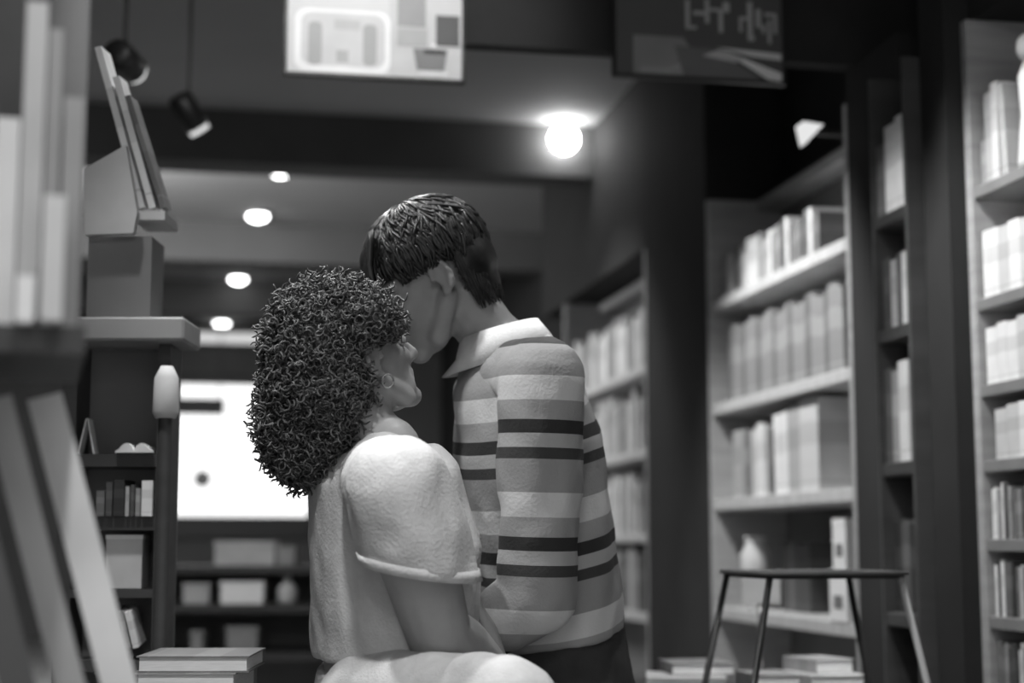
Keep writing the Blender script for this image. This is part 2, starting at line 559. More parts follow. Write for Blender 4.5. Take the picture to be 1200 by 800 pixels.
# ---------------------------------------------------------------- ceiling lamps
gl = thing('globe_lamp', 'large glowing round ceiling lamp above the two heads', 'lamp', plane_y(661, 163, 6.79))
gz = Vector(gl.location)
bm = bmesh.new()
ellip(bm, Matrix.Identity(4), (0, 0, 0), (0.062, 0.062, 0.062), 28)
part('globe', bm, emit('globe_glow', 28.0), gl, True)
part('mount', B(-0.02, 0.02, 0.055, 0.0605, -0.02, 0.02), M_matte, gl)

dl = [(328, 199), (302, 252), (290, 292), (279, 326), (267, 354), (260, 378)]
for i, (px, py) in enumerate(dl):
    h = 2.6 - 0.012 - 0.75
    # depth where the ray meets the ceiling
    ray = F + R * ((px - CX) / FPX) - U * ((py - CY) / FPX)
    p = CAM + ray * (h / ray.z)
    o = thing('downlight', 'round ceiling downlight, %s' % ['nearest and largest of the row of six', 'second from the front of the row of six', 'third from the front of the row of six',
              'fourth from the front of the row of six', 'fifth from the front, last but one of the row', 'smallest and farthest of the row of six'][i], 'lamp', (p.x, p.y, 2.588), group='row of ceiling downlights')
    bm = bmesh.new()
    lathe(bm, [(0.075, 0.012), (0.078, 0.0), (0.06, -0.004), (0.06, 0.0)])
    part('trim_ring', bm, M_metal, o, True)
    bm = bmesh.new()
    lathe(bm, [(0.058, -0.001), (0.05, -0.02), (0.03, -0.032), (0.0001, -0.036)])
    part('lens', bm, emit('downlight_glow_%d' % i, 12.0) if i == 0 else bpy.data.materials['downlight_glow_0'], o, True)

tl = thing('tube_lamp', 'lit fluorescent tube lamp high on the back wall, left of curly hair', 'lamp', P(262, 396, 13.3))
bm = bmesh.new()
tube(bm, [(-0.34, 0, 0), (0.34, 0, 0)], [0.04, 0.04], 12, 1)
part('tube', bm, emit('tube_glow', 0.75), tl, True)
part('housing', B(-0.4, 0.4, -0.03, YB - Vector(tl.location).y, 0.05, 0.1), M_mid, tl)


def track_spot(label, px, py, d, tilt, kind):
    p = P(px, py, d)
    o = thing('track_spotlight', label, 'lamp', p)
    part('stem', B(-0.006, 0.006, -0.006, 0.006, 0.03, 2.6 - p.z), M_matte, o)
    part('canopy_plate', B(-0.03, 0.03, -0.03, 0.03, 2.585 - p.z, 2.6 - p.z), M_matte, o)
    hd = part('head', lathe(bmesh.new(), [(0.03, -0.06), (0.04, -0.05), (0.042, 0.05), (0.03, 0.065)]), M_matte, o, True)
    hd.rotation_euler = tilt
    ln = link('lens', from_bm(lathe(bmesh.new(), [(0.034, -0.07), (0.034, -0.055)]), 'lens'), emit('spot_lens_' + kind, 0.9), hd)
    return o


track_spot('black ceiling spotlight hanging left, beside the nearest downlight', 221, 132, 5.2, (math.radians(20), math.radians(-35), 0), 'a')
track_spot('black ceiling spotlight at top left, above the display rack', 146, 72, 4.2, (math.radians(70), math.radians(-75), 0), 'b')

# ---------------------------------------------------------------- posters on the header


def poster(name, label, px0, px1, pyb, ytop, y, shapes, base, frame_m):
    a = plane_y(px0, pyb, y)
    b = plane_y(px1, pyb, y)
    wd = b.x - a.x
    ht = 0.36
    o = thing(name, label, 'picture', (a.x, y, a.z))
    fr = 0.008
    part('backing_board', B(0, wd, 0, 0.012, 0, ht), mat('poster_' + str(base), base, 0.5, 0.04), o)
    bm = bmesh.new()
    box(bm, -fr, 0, -0.006, 0.014, -fr, ht + fr)
    box(bm, wd, wd + fr, -0.006, 0.014, -fr, ht + fr)
    box(bm, 0, wd, -0.006, 0.014, -fr, 0)
    box(bm, 0, wd, -0.006, 0.014, ht, ht + fr)
    part('frame', bm, frame_m, o)
    sc = wd / (px1 - px0)
    lev = {}
    for s in shapes:
        lev.setdefault(s[0], []).append(s[1])
    k = 0
    for v, polys in lev.items():
        for pl in polys:
            k += 1
            bm = bmesh.new()
            vs = [bm.verts.new(((x - px0) * sc, -0.0006 - 0.00012 * k, (pyb - yy) * sc)) for x, yy in pl]
            if len(vs) > 2:
                bm.faces.new(vs)
            part('print', bm, mat('ink_%d' % int(v * 100), v, 0.5, 0.08), o)
    return o


def rect(x0, y0, x1, y1):
    return [(x0, y0), (x1, y0), (x1, y1), (x0, y1)]


def rrect(x0, y0, x1, y1, r):
    pts = []
    for cx, cy, a0 in ((x1 - r, y0 + r, -90), (x1 - r, y1 - r, 0), (x0 + r, y1 - r, 90), (x0 + r, y0 + r, 180)):
        for k in range(5):
            t = math.radians(a0 + 22.5 * k)
            pts.append((cx + r * math.cos(t), cy + r * math.sin(t)))
    return pts


shp = [(0.55, rect(455, -70, 540, 84)), (0.85, rrect(344, 6, 456, 82, 14)), (0.6, rrect(352, 10, 450, 74, 12)), (0.85, rrect(366, 16, 436, 80, 12)),
       (0.38, rrect(360, 22, 376, 74, 6)), (0.38, rrect(424, 22, 440, 72, 6)), (0.42, rect(393, 55, 407, 70)), (0.5, rect(390, 18, 420, 30)),
       (0.3, rect(464, -20, 498, 22)), (0.4, rect(464, 24, 500, 46)), (0.09, rect(510, 6, 538, 44)), (0.3, rect(522, 22, 537, 40)),
       (0.2, [(483, 48), (524, 48), (520, 74), (488, 74)]), (0.03, rect(496, 48, 522, 54)), (0.85, rect(505, 41, 538, 45)), (0.75, rect(490, 75, 524, 79))]
poster('framed_poster', 'pale framed poster with grey household shapes, left one on the header', 336, 541, 84, 0, 3.835, shp, 0.62, M_matte)
shp = [(0.22, [(742, 84), (742, 40), (800, 40), (830, 84)]), (0.32, [(760, 84), (820, 62), (880, 84)]), (0.28, rect(750, 76, 840, 84)),
       (0.6, [(838, 49), (916, 53), (916, 61), (880, 58)]), (0.75, [(845, 52), (916, 76), (916, 86), (900, 84)]), (0.14, [(790, 50), (838, 52), (890, 84), (800, 84)]), (0.45, [(822, 60), (842, 52), (870, 62), (862, 66)])]
for x, a, b, wv in ((803, -4, 30, 5), (812, 8, 13, 14), (826, -6, 22, 5), (842, 6, 32, 5), (847, -4, 8, 8), (866, 14, 30, 4), (876, -6, 38, 6), (886, 2, 24, 6), (893, 20, 30, 4), (900, 14, 42, 4), (907, 8, 30, 4)):
    shp.append((0.38, [(x, a), (x + wv, a), (x + wv, b), (x, b)]))
for x0, y0, x1, y1 in ((803, 26, 816, 30), (826, 4, 846, 8), (866, 12, 880, 16), (876, 34, 884, 40), (896, 6, 910, 10)):
    shp.append((0.38, rect(x0, y0, x1, y1)))
poster('framed_poster', 'dark framed poster with light lettering strokes and slanting road lines, right one', 722, 917, 86, 0, 3.835, shp, 0.085, M_matte)

# ---------------------------------------------------------------- people
M_skin_a = mat('skin_woman', 0.33, 0.5, 0.08, 25, bump=0.1, bump_scale=300)
M_skin_b = mat('skin_man', 0.27, 0.5, 0.08, 25, bump=0.1, bump_scale=300)
M_hair_a = mat('curly_hair', 0.085, 0.5, 0.4, 40)
M_hair_b = mat('straight_hair', 0.022, 0.38, 0.4, 60)
M_tee = mat('light_tee_fabric', 0.56, 0.9, 0.12, 30, bump=0.35, bump_scale=220)
M_jeans = mat('light_denim', 0.5, 0.9, 0.12, 40, bump=0.4, bump_scale=350)
M_pants = mat('dark_trouser_cloth', 0.045, 0.9, 0.2, 25, bump=0.3, bump_scale=300)
M_eye = mat('eye_white', 0.6, 0.25, 0.02)
M_shoe = mat('dark_shoe_leather', 0.04, 0.4)


def head_matrix(center, fwd, up):
    fwd = fwd.normalized()
    lat = up.cross(fwd).normalized()
    up = fwd.cross(lat)
    return Matrix(((fwd.x, lat.x, up.x, center.x), (fwd.y, lat.y, up.y, center.y), (fwd.z, lat.z, up.z, center.z), (0, 0, 0, 1)))


def add_head(bm, M, s=1.0):
    e = lambda c, r: ellip(bm, M, tuple(s * v for v in c), tuple(s * v for v in r))
    e((-0.006, 0, 0.042), (0.097, 0.074, 0.084))      # cranium
    e((0.04, 0, -0.02), (0.05, 0.056, 0.082))          # face
    e((0.05, 0, -0.07), (0.04, 0.046, 0.036))          # jaw
    e((0.078, 0, -0.094), (0.02, 0.022, 0.018))        # chin
    e((0.066, 0.03, -0.022), (0.022, 0.022, 0.022))    # cheeks
    e((0.066, -0.03, -0.022), (0.022, 0.022, 0.022))
    for sy in (-1, 1):
        tube(bm, [M @ Vector((s * 0.0, s * sy * 0.049, s * -0.035)), M @ Vector((s * 0.045, s * sy * 0.042, s * -0.085))], [0.018 * s, 0.018 * s], 12, 1)   # jaw line
        tube(bm, [M @ Vector((s * 0.084, s * sy * 0.012, s * 0.024)), M @ Vector((s * 0.07, s * sy * 0.05, s * 0.02))], [0.011 * s, 0.01 * s], 10, 1)      # brow
        # ear: rim curve and bowl
        rim = []
        for k in range(9):
            a = math.radians(-60 + 30 * k)
            rim.append(M @ Vector((s * (-0.006 - 0.016 * math.cos(a) + 0.004), s * sy * (0.076 + 0.008 * (0.5 + 0.5 * math.cos(a))), s * (-0.002 + 0.027 * math.sin(a)))))
        tube(bm, rim, [0.005 * s] * 9, 8, 1)
        e((-0.006, sy * 0.073, -0.003), (0.016, 0.006, 0.026))
        e((0.002, sy * 0.073, -0.03), (0.008, 0.006, 0.009))
    tube(bm, [M @ Vector((s * 0.086, 0, s * 0.012)), M @ Vector((s * 0.1, 0, s * -0.012)), M @ Vector((s * 0.11, 0, s * -0.03))], [0.009 * s, 0.011 * s, 0.013 * s], 12, 1)
    e((0.096, 0.011, -0.034), (0.012, 0.008, 0.009))
    e((0.096, -0.011, -0.034), (0.012, 0.008, 0.009))
    e((0.089, 0, -0.054), (0.009, 0.022, 0.006))       # lips
    e((0.087, 0, -0.066), (0.009, 0.019, 0.007))


def add_hand(bm, wrist, direc, palm_n, curl=0.5, s=1.0, side=1):
    """Palm and five separate bent fingers; direc along the hand, palm_n the palm normal."""
    d = direc.normalized()
    n = (palm_n - d * palm_n.dot(d)).normalized()
    l = d.cross(n) * side
    c = wrist + d * 0.05 * s
    M = Matrix(((d.x, l.x, n.x, c.x), (d.y, l.y, n.y, c.y), (d.z, l.z, n.z, c.z), (0, 0, 0, 1)))
    ellip(bm, M, (0, 0, 0), (0.052 * s, 0.04 * s, 0.016 * s))
    for k, (off, ln) in enumerate(((0.03, 0.07), (0.01, 0.08), (-0.011, 0.075), (-0.031, 0.058))):
        p = c + d * 0.036 * s + l * off * s
        a = 0.15
        pts = [p]
        for q, fr in enumerate((0.45, 0.3, 0.25)):
            a += curl * (0.5 + 0.3 * q)
            p = p + (d * math.cos(a) + n * math.sin(a)) * ln * fr * s
            pts.append(p)
        tube(bm, pts, [0.0095 * s, 0.009 * s, 0.0082 * s, 0.007 * s], 10, 1)
    p = c - d * 0.025 * s + l * 0.03 * s
    t1 = p + (d * 0.55 + l * 0.75 + n * 0.2).normalized() * 0.035 * s
    t2 = t1 + (d * 0.85 + l * 0.3 + n * 0.35).normalized() * 0.03 * s
    t3 = t2 + (d * 0.95 + n * 0.4).normalized() * 0.022 * s
    tube(bm, [p, t1, t2, t3], [0.015 * s, 0.0115 * s, 0.0095 * s, 0.008 * s], 10, 1)


def eyes(M, parent, s=1.0):
    for sy in (-1, 1):
        bm = bmesh.new()
        ellip(bm, M, (0.079 * s, sy * 0.031 * s, 0.004 * s), (0.0125 * s, 0.0135 * s, 0.0105 * s), 14)
        e = part('eye', bm, M_eye, parent, True)
        bm = bmesh.new()
        ellip(bm, M, (0.0885 * s, sy * 0.031 * s, 0.0 * s), (0.0035 * s, 0.0055 * s, 0.0055 * s), 12)
        part('iris', bm, M_black, e, True)


def curls_on(me, n, seed, rad=(0.006, 0.012), length=(0.02, 0.035), wire=0.0022, skip=None, droop=0.4):
    """Ringlet tubes rooted over a base volume, as one mesh."""
    rg = random.Random(seed)
    polys = list(me.polygons)
    bm = bmesh.new()
    placed = 0
    tries = 0
    while placed < n and tries < n * 6:
        tries += 1
        p = polys[rg.randrange(len(polys))]
        c = p.center.copy()
        if skip and skip(c, p.normal):
            continue
        nn = (p.normal + Vector((rg.uniform(-.7, .7), rg.uniform(-.7, .7), rg.uniform(-.7, .5) - droop))).normalized()
        x = nn.orthogonal().normalized()
        y = nn.cross(x)
        r = rg.uniform(*rad)
        L = rg.uniform(*length)
        turns = rg.uniform(1.2, 2.2)
        ph = rg.uniform(0, 6.28)
        hand = rg.choice((-1, 1))
        steps = 13
        pts = []
        for k in range(steps + 1):
            t = k / steps
            a = ph + hand * 2 * math.pi * turns * t
            rr = r * (0.5 + 0.5 * min(1, t * 3)) * (1 - 0.35 * t)
            pts.append(c - p.normal * 0.004 + nn * (L * t) + (x * math.cos(a) + y * math.sin(a)) * rr)
        tube(bm, pts, [wire] * steps + [wire * 0.4], 4, 0)
        placed += 1
    return bm


def join_mesh_into(bm, me):
    bm.from_mesh(me)
    return bm


def set_attr(me, fn):
    at = me.attributes.new('along', 'FLOAT', 'POINT')
    at.data.foreach_set('value', [fn(v.co) for v in me.vertices])


def seg_param(p, a, b):
    ab = b - a
    t = max(0.0, min(1.0, (p - a).dot(ab) / ab.length_squared))
    q = a + ab * t
    return t * ab.length, (p - q).length, (p - a).dot(ab) / ab.length


def stool(label, center, seat_z, r=0.17):
    o = thing('stool', label, 'stool', (center.x, center.y, 0))
    part('seat', lathe(bmesh.new(), [(r - 0.01, seat_z - 0.035), (r, seat_z - 0.025), (r, seat_z - 0.008), (r - 0.012, seat_z)], 32), M_dark, o)
    for k in range(4):
        a = math.pi / 4 + k * math.pi / 2
        bm = bmesh.new()
        tube(bm, [(math.cos(a) * r * 1.1, math.sin(a) * r * 1.1, 0), (math.cos(a) * r * 0.7, math.sin(a) * r * 0.7, seat_z - 0.034)], [0.013, 0.016], 10)
        part('leg', bm, M_dark, o, True)
    bm = bmesh.new()
    for k in range(4):
        a, b = math.pi / 4 + k * math.pi / 2, math.pi / 4 + (k + 1) * math.pi / 2
        rr = r * 0.98
        tube(bm, [(math.cos(a) * rr, math.sin(a) * rr, 0.14), (math.cos(b) * rr, math.sin(b) * rr, 0.14)], [0.008, 0.008], 8)
    part('stretcher', bm, M_dark, o, True)
    return o


# ---- person A: curly hair, light T-shirt, facing right and away, face tipped up
A = {}
A['head'] = P(412, 424, 2.31)
A['neck'] = P(446, 528, 2.30)
A['chest'] = P(462, 640, 2.30)
A['belly'] = P(460, 745, 2.30)
A['hip'] = P(462, 848, 2.30)
A['sh_n'] = P(466, 572, 2.12)
A['el_n'] = P(514, 742, 2.17)
A['wr_n'] = P(592, 800, 2.33)
A['sh_f'] = P(482, 580, 2.43)
A['el_f'] = P(535, 725, 2.42)
A['wr_f'] = P(590, 815, 2.37)
A['hip_n'] = P(436, 829, 2.22)
A['kn_n'] = P(598, 826, 2.02)
A['hip_f'] = P(485, 848, 2.40)
A['kn_f'] = P(650, 850, 2.42)
fh = lambda p: Vector((p.x, p.y, 0.0))
A['an_n'] = Vector((A['kn_n'].x + 0.02, A['kn_n'].y + 0.06, 0.09))
A['an_f'] = Vector((A['kn_f'].x + 0.0, A['kn_f'].y + 0.06, 0.09))
face_h = (R * 0.82 + Vector((F.x, F.y, 0)).normalized() * 0.57).normalized()
pa = math.radians(26)
fa = face_h * math.cos(pa) + Vector((0, 0, 1)) * math.sin(pa)
ua = Vector((0, 0, 1)) * math.cos(pa) - face_h * math.sin(pa)
MA = head_matrix(A['head'], fa, ua)
LATA = face_h.cross(Vector((0, 0, 1)))


def build_person(name, label, J, MH, lat, skin, shoulder_r, torso_r, s, loc, leg_scale=1.0):
    o = thing(name, label, 'person', loc)
    off = -Vector(loc)
    bm = bmesh.new()
    add_head(bm, MH, s)
    nk = MH @ Vector((-0.03 * s, 0, -0.05 * s))
    tube(bm, [nk, nk.lerp(J['neck'], 0.6), J['neck']], [0.052 * s, 0.05 * s, 0.062 * s], 16, 1)
    tube(bm, [J['neck'], J['chest'], J['belly'], J['hip']], [0.06 * s, torso_r, torso_r * 0.88, torso_r], 20, 1, (lat, 1.35))
    for k in ('n', 'f'):
        sh, el, wr = J['sh_' + k], J['el_' + k], J['wr_' + k]
        tube(bm, [J['neck'] - Vector((0, 0, 0.05)), sh], [0.05 * s, 0.05 * s], 14, 1)
        tube(bm, [sh, sh.lerp(el, 0.35), el], [shoulder_r, shoulder_r * 0.92, shoulder_r * 0.74], 16, 1)
        tube(bm, [el, el.lerp(wr, 0.3), wr], [shoulder_r * 0.74, shoulder_r * 0.76, 0.028 * s], 14, 1)
        dv = (wr - el)
        add_hand(bm, wr, dv + Vector((0, 0, -0.02)), Vector((0, 0, -1)) + lat * (0.4 if k == 'n' else -0.4), 0.55, s, 1 if k == 'n' else -1)
        hp, kn, an = J['hip_' + k], J['kn_' + k], J['an_' + k]
        tube(bm, [hp, hp.lerp(kn, 0.5), kn], [0.07 * leg_scale, 0.062 * leg_scale, 0.048 * leg_scale], 16, 1)
        tube(bm, [kn, kn.lerp(an, 0.3), an], [0.047 * leg_scale, 0.05 * leg_scale, 0.034], 14, 1)
        toe = an + (kn - hp).normalized() * 0.15
        toe.z = 0.035
        tube(bm, [Vector((an.x, an.y, 0.045)), toe], [0.03, 0.026], 12, 1)
        tube(bm, [an, Vector((an.x, an.y, 0.045))], [0.033, 0.032], 12, 1)
    bmesh.ops.translate(bm, verts=bm.verts, vec=off)
    me = remesh(bm, 0.0042, 5)
    link('body', me, skin, o)
    return o


def local(o, bm):
    bmesh.ops.translate(bm, verts=bm.verts, vec=-Vector(o.location))
    return bm


def shoe(o, J, k):
    an, kn, hp = J['an_' + k], J['kn_' + k], J['hip_' + k]
    d = (kn - hp)
    d.z = 0
    d.normalize()
    bm = bmesh.new()
    tube(bm, [Vector((an.x, an.y, 0.05)) - d * 0.03, Vector((an.x, an.y, 0.048)) + d * 0.05, Vector((an.x, an.y, 0.036)) + d * 0.17], [0.048, 0.045, 0.034], 14, 1)
    tube(bm, [Vector((an.x, an.y, 0.05)), Vector((an.x, an.y, 0.1))], [0.046, 0.044], 14, 0)
    local(o, bm)
    for v in bm.verts:
        v.co.z = max(v.co.z, 0.004)
    me = remesh(bm, 0.006, 2)
    return link('shoe', me, M_shoe, o)


def trousers(o, J, m, legr, waist_r, lat, wr_amp):
    bm = bmesh.new()
    tube(bm, [J['belly'].lerp(J['hip'], 0.35), J['hip'], J['hip'] - Vector((0, 0, 0.05))], [waist_r * 0.92, waist_r, waist_r * 0.75], 20, 0, (lat, 1.3))
    for k in ('n', 'f'):
        hp, kn, an = J['hip_' + k], J['kn_' + k], J['an_' + k]
        tube(bm, [hp, hp.lerp(kn, 0.5), kn], [legr * 1.12, legr, legr * 0.86], 18, 1)
        tube(bm, [kn, kn.lerp(an, 0.4), an - Vector((0, 0, 0.01))], [legr * 0.86, legr * 0.84, legr * 0.7], 16, 2)
    local(o, bm)
    me = remesh(bm, 0.007, 4)
    wrinkle(me, wr_amp, 14, Vector((1, 1, 1)))
    return link('trousers', me, m, o)


base_a = (A['hip'].x, A['hip'].y, 0.0)
pA = build_person('person', 'person with big curly dark hair in pale T-shirt, face tipped up to the striped shirt', A, MA, LATA, M_skin_a, 0.06, 0.098, 0.88, base_a)
eyes_off = Matrix.Translation(-Vector(base_a))
eyes(eyes_off @ MA, pA, 0.88)
HEM = (-U * 0.98 - R * 0.16).normalized()
# T-shirt: torso and two open-ended sleeves
bm = bmesh.new()
tube(bm, [A['neck'] + Vector((0, 0, 0.004)), P(448, 556, 2.3), A['chest'], A['belly'], P(462, 758, 2.3)], [0.072, 0.098, 0.112, 0.106, 0.109], 28, 0, (LATA, 1.34))
bmesh.ops.translate(bm, verts=bm.verts, vec=Vector((0, 0, 0)))
for k, s_end in (('n', 0.56), ('f', 0.5)):
    sh, el = A['sh_' + k], A['el_' + k]
    tube(bm, [A['neck'] - Vector((0, 0, 0.03)), sh], [0.06, 0.07], 18, 1)
    tube(bm, [sh, sh.lerp(el, 0.3), sh.lerp(el, s_end)], [0.07, 0.075, 0.074], 22, 2, None, HEM if k == 'n' else None)
local(pA, bm)
me = remesh(bm, 0.006, 6)
wrinkle(me, 0.006, 16, Vector((1, 1, 0.6)), Vector((3, 1, 2)))
tee = link('t_shirt', me, M_tee, pA)
# sleeve hem bands and collar band
for k, s_end in (('n', 0.56), ('f', 0.5)):
    sh, el = A['sh_' + k], A['el_' + k]
    bm = bmesh.new()
    a, b = sh.lerp(el, s_end - 0.07), sh.lerp(el, s_end + 0.005)
    tube(bm, [a, b], [0.0755, 0.0762], 28, 0, None, HEM if k == 'n' else None)
    local(pA, bm)
    link('sleeve_hem', from_bm(bm, 'sleeve_hem', True), M_tee, tee)
trousers(pA, A, M_jeans, 0.072, 0.112, LATA, 0.005)
shoe(pA, A, 'n')
shoe(pA, A, 'f')
# curly hair
bm = bmesh.new()
I4 = Matrix.Identity(4)
ellip(bm, MA, (-0.016, 0, 0.04), (0.09, 0.074, 0.08))
ellip(bm, MA, (-0.06, 0, -0.005), (0.06, 0.075, 0.07))
for px, py, d, r in ((378, 440, 2.32, (0.07, 0.095, 0.075)), (362, 484, 2.32, (0.066, 0.09, 0.068)), (352, 518, 2.31, (0.042, 0.075, 0.042)), (360, 540, 2.30, (0.028, 0.055, 0.028)),
                     (378, 500, 2.30, (0.04, 0.08, 0.045)), (438, 372, 2.25, (0.03, 0.035, 0.028)), (384, 450, 2.25, (0.022, 0.035, 0.06))):
    c = P(px, py, d)
    ellip(bm, Matrix.Translation(c), (0, 0, 0), r)
local(pA, bm)
base = remesh(bm, 0.007, 3)
wrinkle(base, 0.006, 45)
MAl = (eyes_off @ MA).inverted()


def face_clear(c, n):
    q = MAl @ c
    return (q.x > 0.075 and q.z < 0.06) or (q.x > -0.015 and q.z < 0.018)


bmh = bmesh.new()
bmh.from_mesh(base)
bmesh.ops.delete(bmh, geom=[v for v in bmh.verts if face_clear(v.co, None)], context='VERTS')
base = from_bm(bmh, 'hair_base', True)
cb = curls_on(base, 4200, 5, skip=face_clear, rad=(0.003, 0.009), length=(0.012, 0.036), wire=0.0015, droop=0.1)
cb.from_mesh(base)
hair_me = from_bm(cb, 'hair', True)
link('hair', hair_me, M_hair_a, pA)
# small earring
bm = bmesh.new()
ear_p = (eyes_off @ MA) @ (Vector((0.003, -0.08, -0.042)) * 0.88)
tube(bm, [ear_p + Vector((math.cos(t) * 0.008, 0, math.sin(t) * 0.01)) for t in [k * math.pi / 6 for k in range(13)]], [0.0015] * 13, 6)
part('earring', bm, M_metal, pA, True)
stool('dark wooden stool under the person with curly hair', A['hip'], 0.388, 0.15)

# ---- person B: short dark hair, striped shirt, facing left, head bowed
def PB(px, py, d):
    return P(px, py, d + 0.09)


Bj = {}
Bj['head'] = PB(508, 331, 2.56)
Bj['neck'] = PB(592, 415, 2.57)
Bj['chest'] = PB(618, 520, 2.58)
Bj['belly'] = PB(640, 670, 2.58)
Bj['hip'] = PB(658, 815, 2.58)
Bj['sh_n'] = PB(635, 446, 2.41)
Bj['el_n'] = PB(630, 698, 2.38)
Bj['wr_n'] = PB(515, 775, 2.44)
Bj['sh_f'] = PB(612, 455, 2.76)
Bj['el_f'] = PB(600, 690, 2.82)
Bj['wr_f'] = PB(500, 790, 2.66)
Bj['hip_n'] = PB(655, 822, 2.49)
Bj['kn_n'] = PB(440, 835, 2.60)
Bj['hip_f'] = PB(655, 822, 2.68)
Bj['kn_f'] = PB(430, 835, 2.78)
Bj['an_n'] = Vector((Bj['kn_n'].x, Bj['kn_n'].y + 0.0, 0.09))
Bj['an_f'] = Vector((Bj['kn_f'].x, Bj['kn_f'].y + 0.0, 0.09))
Fh = Vector((F.x, F.y, 0)).normalized()
face_b = (-R * 0.985 - Fh * 0.17).normalized()
pb = math.radians(-30)
fb = face_b * math.cos(pb) + Vector((0, 0, 1)) * math.sin(pb)
ub = Vector((0, 0, 1)) * math.cos(pb) - face_b * math.sin(pb)
MB = head_matrix(Bj['head'], fb, ub)
LATB = face_b.cross(Vector((0, 0, 1)))
base_b = (Bj['hip'].x, Bj['hip'].y, 0.0)
pB = build_person('person', 'person in horizontally striped shirt with short dark hair, head bowed to the left', Bj, MB, LATB, M_skin_b, 0.052, 0.105, 0.97, base_b, 1.1)
offB = Matrix.Translation(-Vector(base_b))
eyes(offB @ MB, pB, 0.97)

# striped shirt material: the stripe coordinate runs along the torso or the sleeve
m = bpy.data.materials.new('striped_jersey')
m.use_nodes = True
nt = m.node_tree
bs = nt.nodes['Principled BSDF']
bs.inputs['Roughness'].default_value = 0.9
at = nt.nodes.new('ShaderNodeAttribute')
at.attribute_name = 'along'
md = nt.nodes.new('ShaderNodeMath')
md.operation = 'MODULO'
dv = nt.nodes.new('ShaderNodeMath')
dv.operation = 'DIVIDE'
dv.inputs[1].default_value = 0.176
nt.links.new(at.outputs['Fac'], dv.inputs[0])
md.inputs[1].default_value = 1.0
nt.links.new(dv.outputs[0], md.inputs[0])
rp = nt.nodes.new('ShaderNodeValToRGB')
rp.color_ramp.interpolation = 'CONSTANT'
els = rp.color_ramp.elements
els[0].position, els[0].color = 0.0, (0.03, 0.03, 0.03, 1)
els[1].position, els[1].color = 0.115, (0.42, 0.42, 0.42, 1)
for pos, v in ((0.235, 0.05), (0.335, 0.30), (0.62, 0.62), (0.83, 0.34)):
    e = els.new(pos)
    e.color = (v, v, v, 1)
nt.links.new(md.outputs[0], rp.inputs[0])
nz = nt.nodes.new('ShaderNodeTexNoise')
nz.inputs['Scale'].default_value = 200
bp = nt.nodes.new('ShaderNodeBump')
bp.inputs['Strength'].default_value = 0.3
bp.inputs['Distance'].default_value = 0.003
tcn = nt.nodes.new('ShaderNodeTexCoord')
nt.links.new(tcn.outputs['Object'], nz.inputs['Vector'])
nt.links.new(nz.outputs['Fac'], bp.inputs['Height'])
nt.links.new(bp.outputs[0], bs.inputs['Normal'])
nt.links.new(rp.outputs[0], bs.inputs['Base Color'])
M_stripe = m

bm = bmesh.new()
tube(bm, [Bj['neck'] + (Bj['neck'] - Bj['chest']).normalized() * 0.012, PB(603, 440, 2.575), Bj['chest'], Bj['belly'], PB(650, 742, 2.58)], [0.07, 0.105, 0.122, 0.118, 0.118], 28, 0, (LATB, 1.36))
local(pB, bm)
torso_me = remesh(bm, 0.006, 5)
wrinkle(torso_me, 0.007, 13, Vector((1, 1, 0.7)))
o2 = -Vector(base_b)
ta, tb = Bj['neck'] + o2, Bj['hip'] + o2
set_attr(torso_me, lambda p: (p - ta).dot((tb - ta).normalized()) + 0.176 * 4 - 0.128)
shirt = link('striped_shirt', torso_me, M_stripe, pB)
for k in ('n', 'f'):
    sh, el, wr = Bj['sh_' + k], Bj['el_' + k], Bj['wr_' + k]
    bm = bmesh.new()
    tube(bm, [Bj['neck'].lerp(sh, 0.35) - Vector((0, 0, 0.02)), sh], [0.062, 0.066], 20, 1)
    tube(bm, [sh, sh.lerp(el, 0.35), sh.lerp(el, 0.8), el], [0.068, 0.067, 0.061, 0.06], 22, 1)
    tube(bm, [el, el.lerp(wr, 0.45)], [0.058, 0.05], 20, 2)
    local(pB, bm)
    sm = remesh(bm, 0.006, 4)
    wrinkle(sm, 0.006, 15, Vector((1, 1, 0.8)), Vector((5, 2, 1)))
    sa, sb = sh + o2, el + o2
    set_attr(sm, lambda p, sa=sa, sb=sb: (p - sa).dot((sb - sa).normalized()) + 0.176 * 4 - 0.062)
    link('sleeve', sm, M_stripe, shirt)
# collar
M_collar = mat('pale_collar_knit', 0.6, 0.9, 0.1, 30, bump=0.3, bump_scale=250)
bm = bmesh.new()
cdir = (Bj['neck'] - Bj['chest']).normalized()
cen = Bj['neck'] + cdir * 0.012
xa = LATB.normalized()
ya = cdir.cross(xa)
n = 28
rings = []
for rr, hh in ((0.064, -0.01), (0.062, 0.025), (0.067, 0.03), (0.082, 0.0), (0.088, -0.022), (0.082, -0.024)):
    ring = []
    for i in range(n):
        a = 2 * math.pi * i / n
        point = 1.0 + 0.28 * max(0, math.cos(a - math.pi / 2 - 0.0)) ** 6 * (1 if hh < 0 else 0)
        ring.append(bm.verts.new(cen + (xa * math.cos(a) * 1.1 + ya * math.sin(a)) * rr * point + cdir * hh))
    rings.append(ring)
for a, b in zip(rings, rings[1:] + rings[:1]):
    for i in range(n):
        bm.faces.new((a[i], a[(i + 1) % n], b[(i + 1) % n], b[i]))
bmesh.ops.recalc_face_normals(bm, faces=bm.faces)
local(pB, bm)
part('collar', bm, M_collar, shirt, True, label='pale knit collar')
trousers(pB, Bj, M_pants, 0.084, 0.122, LATB, 0.005)
shoe(pB, Bj, 'n')
shoe(pB, Bj, 'f')
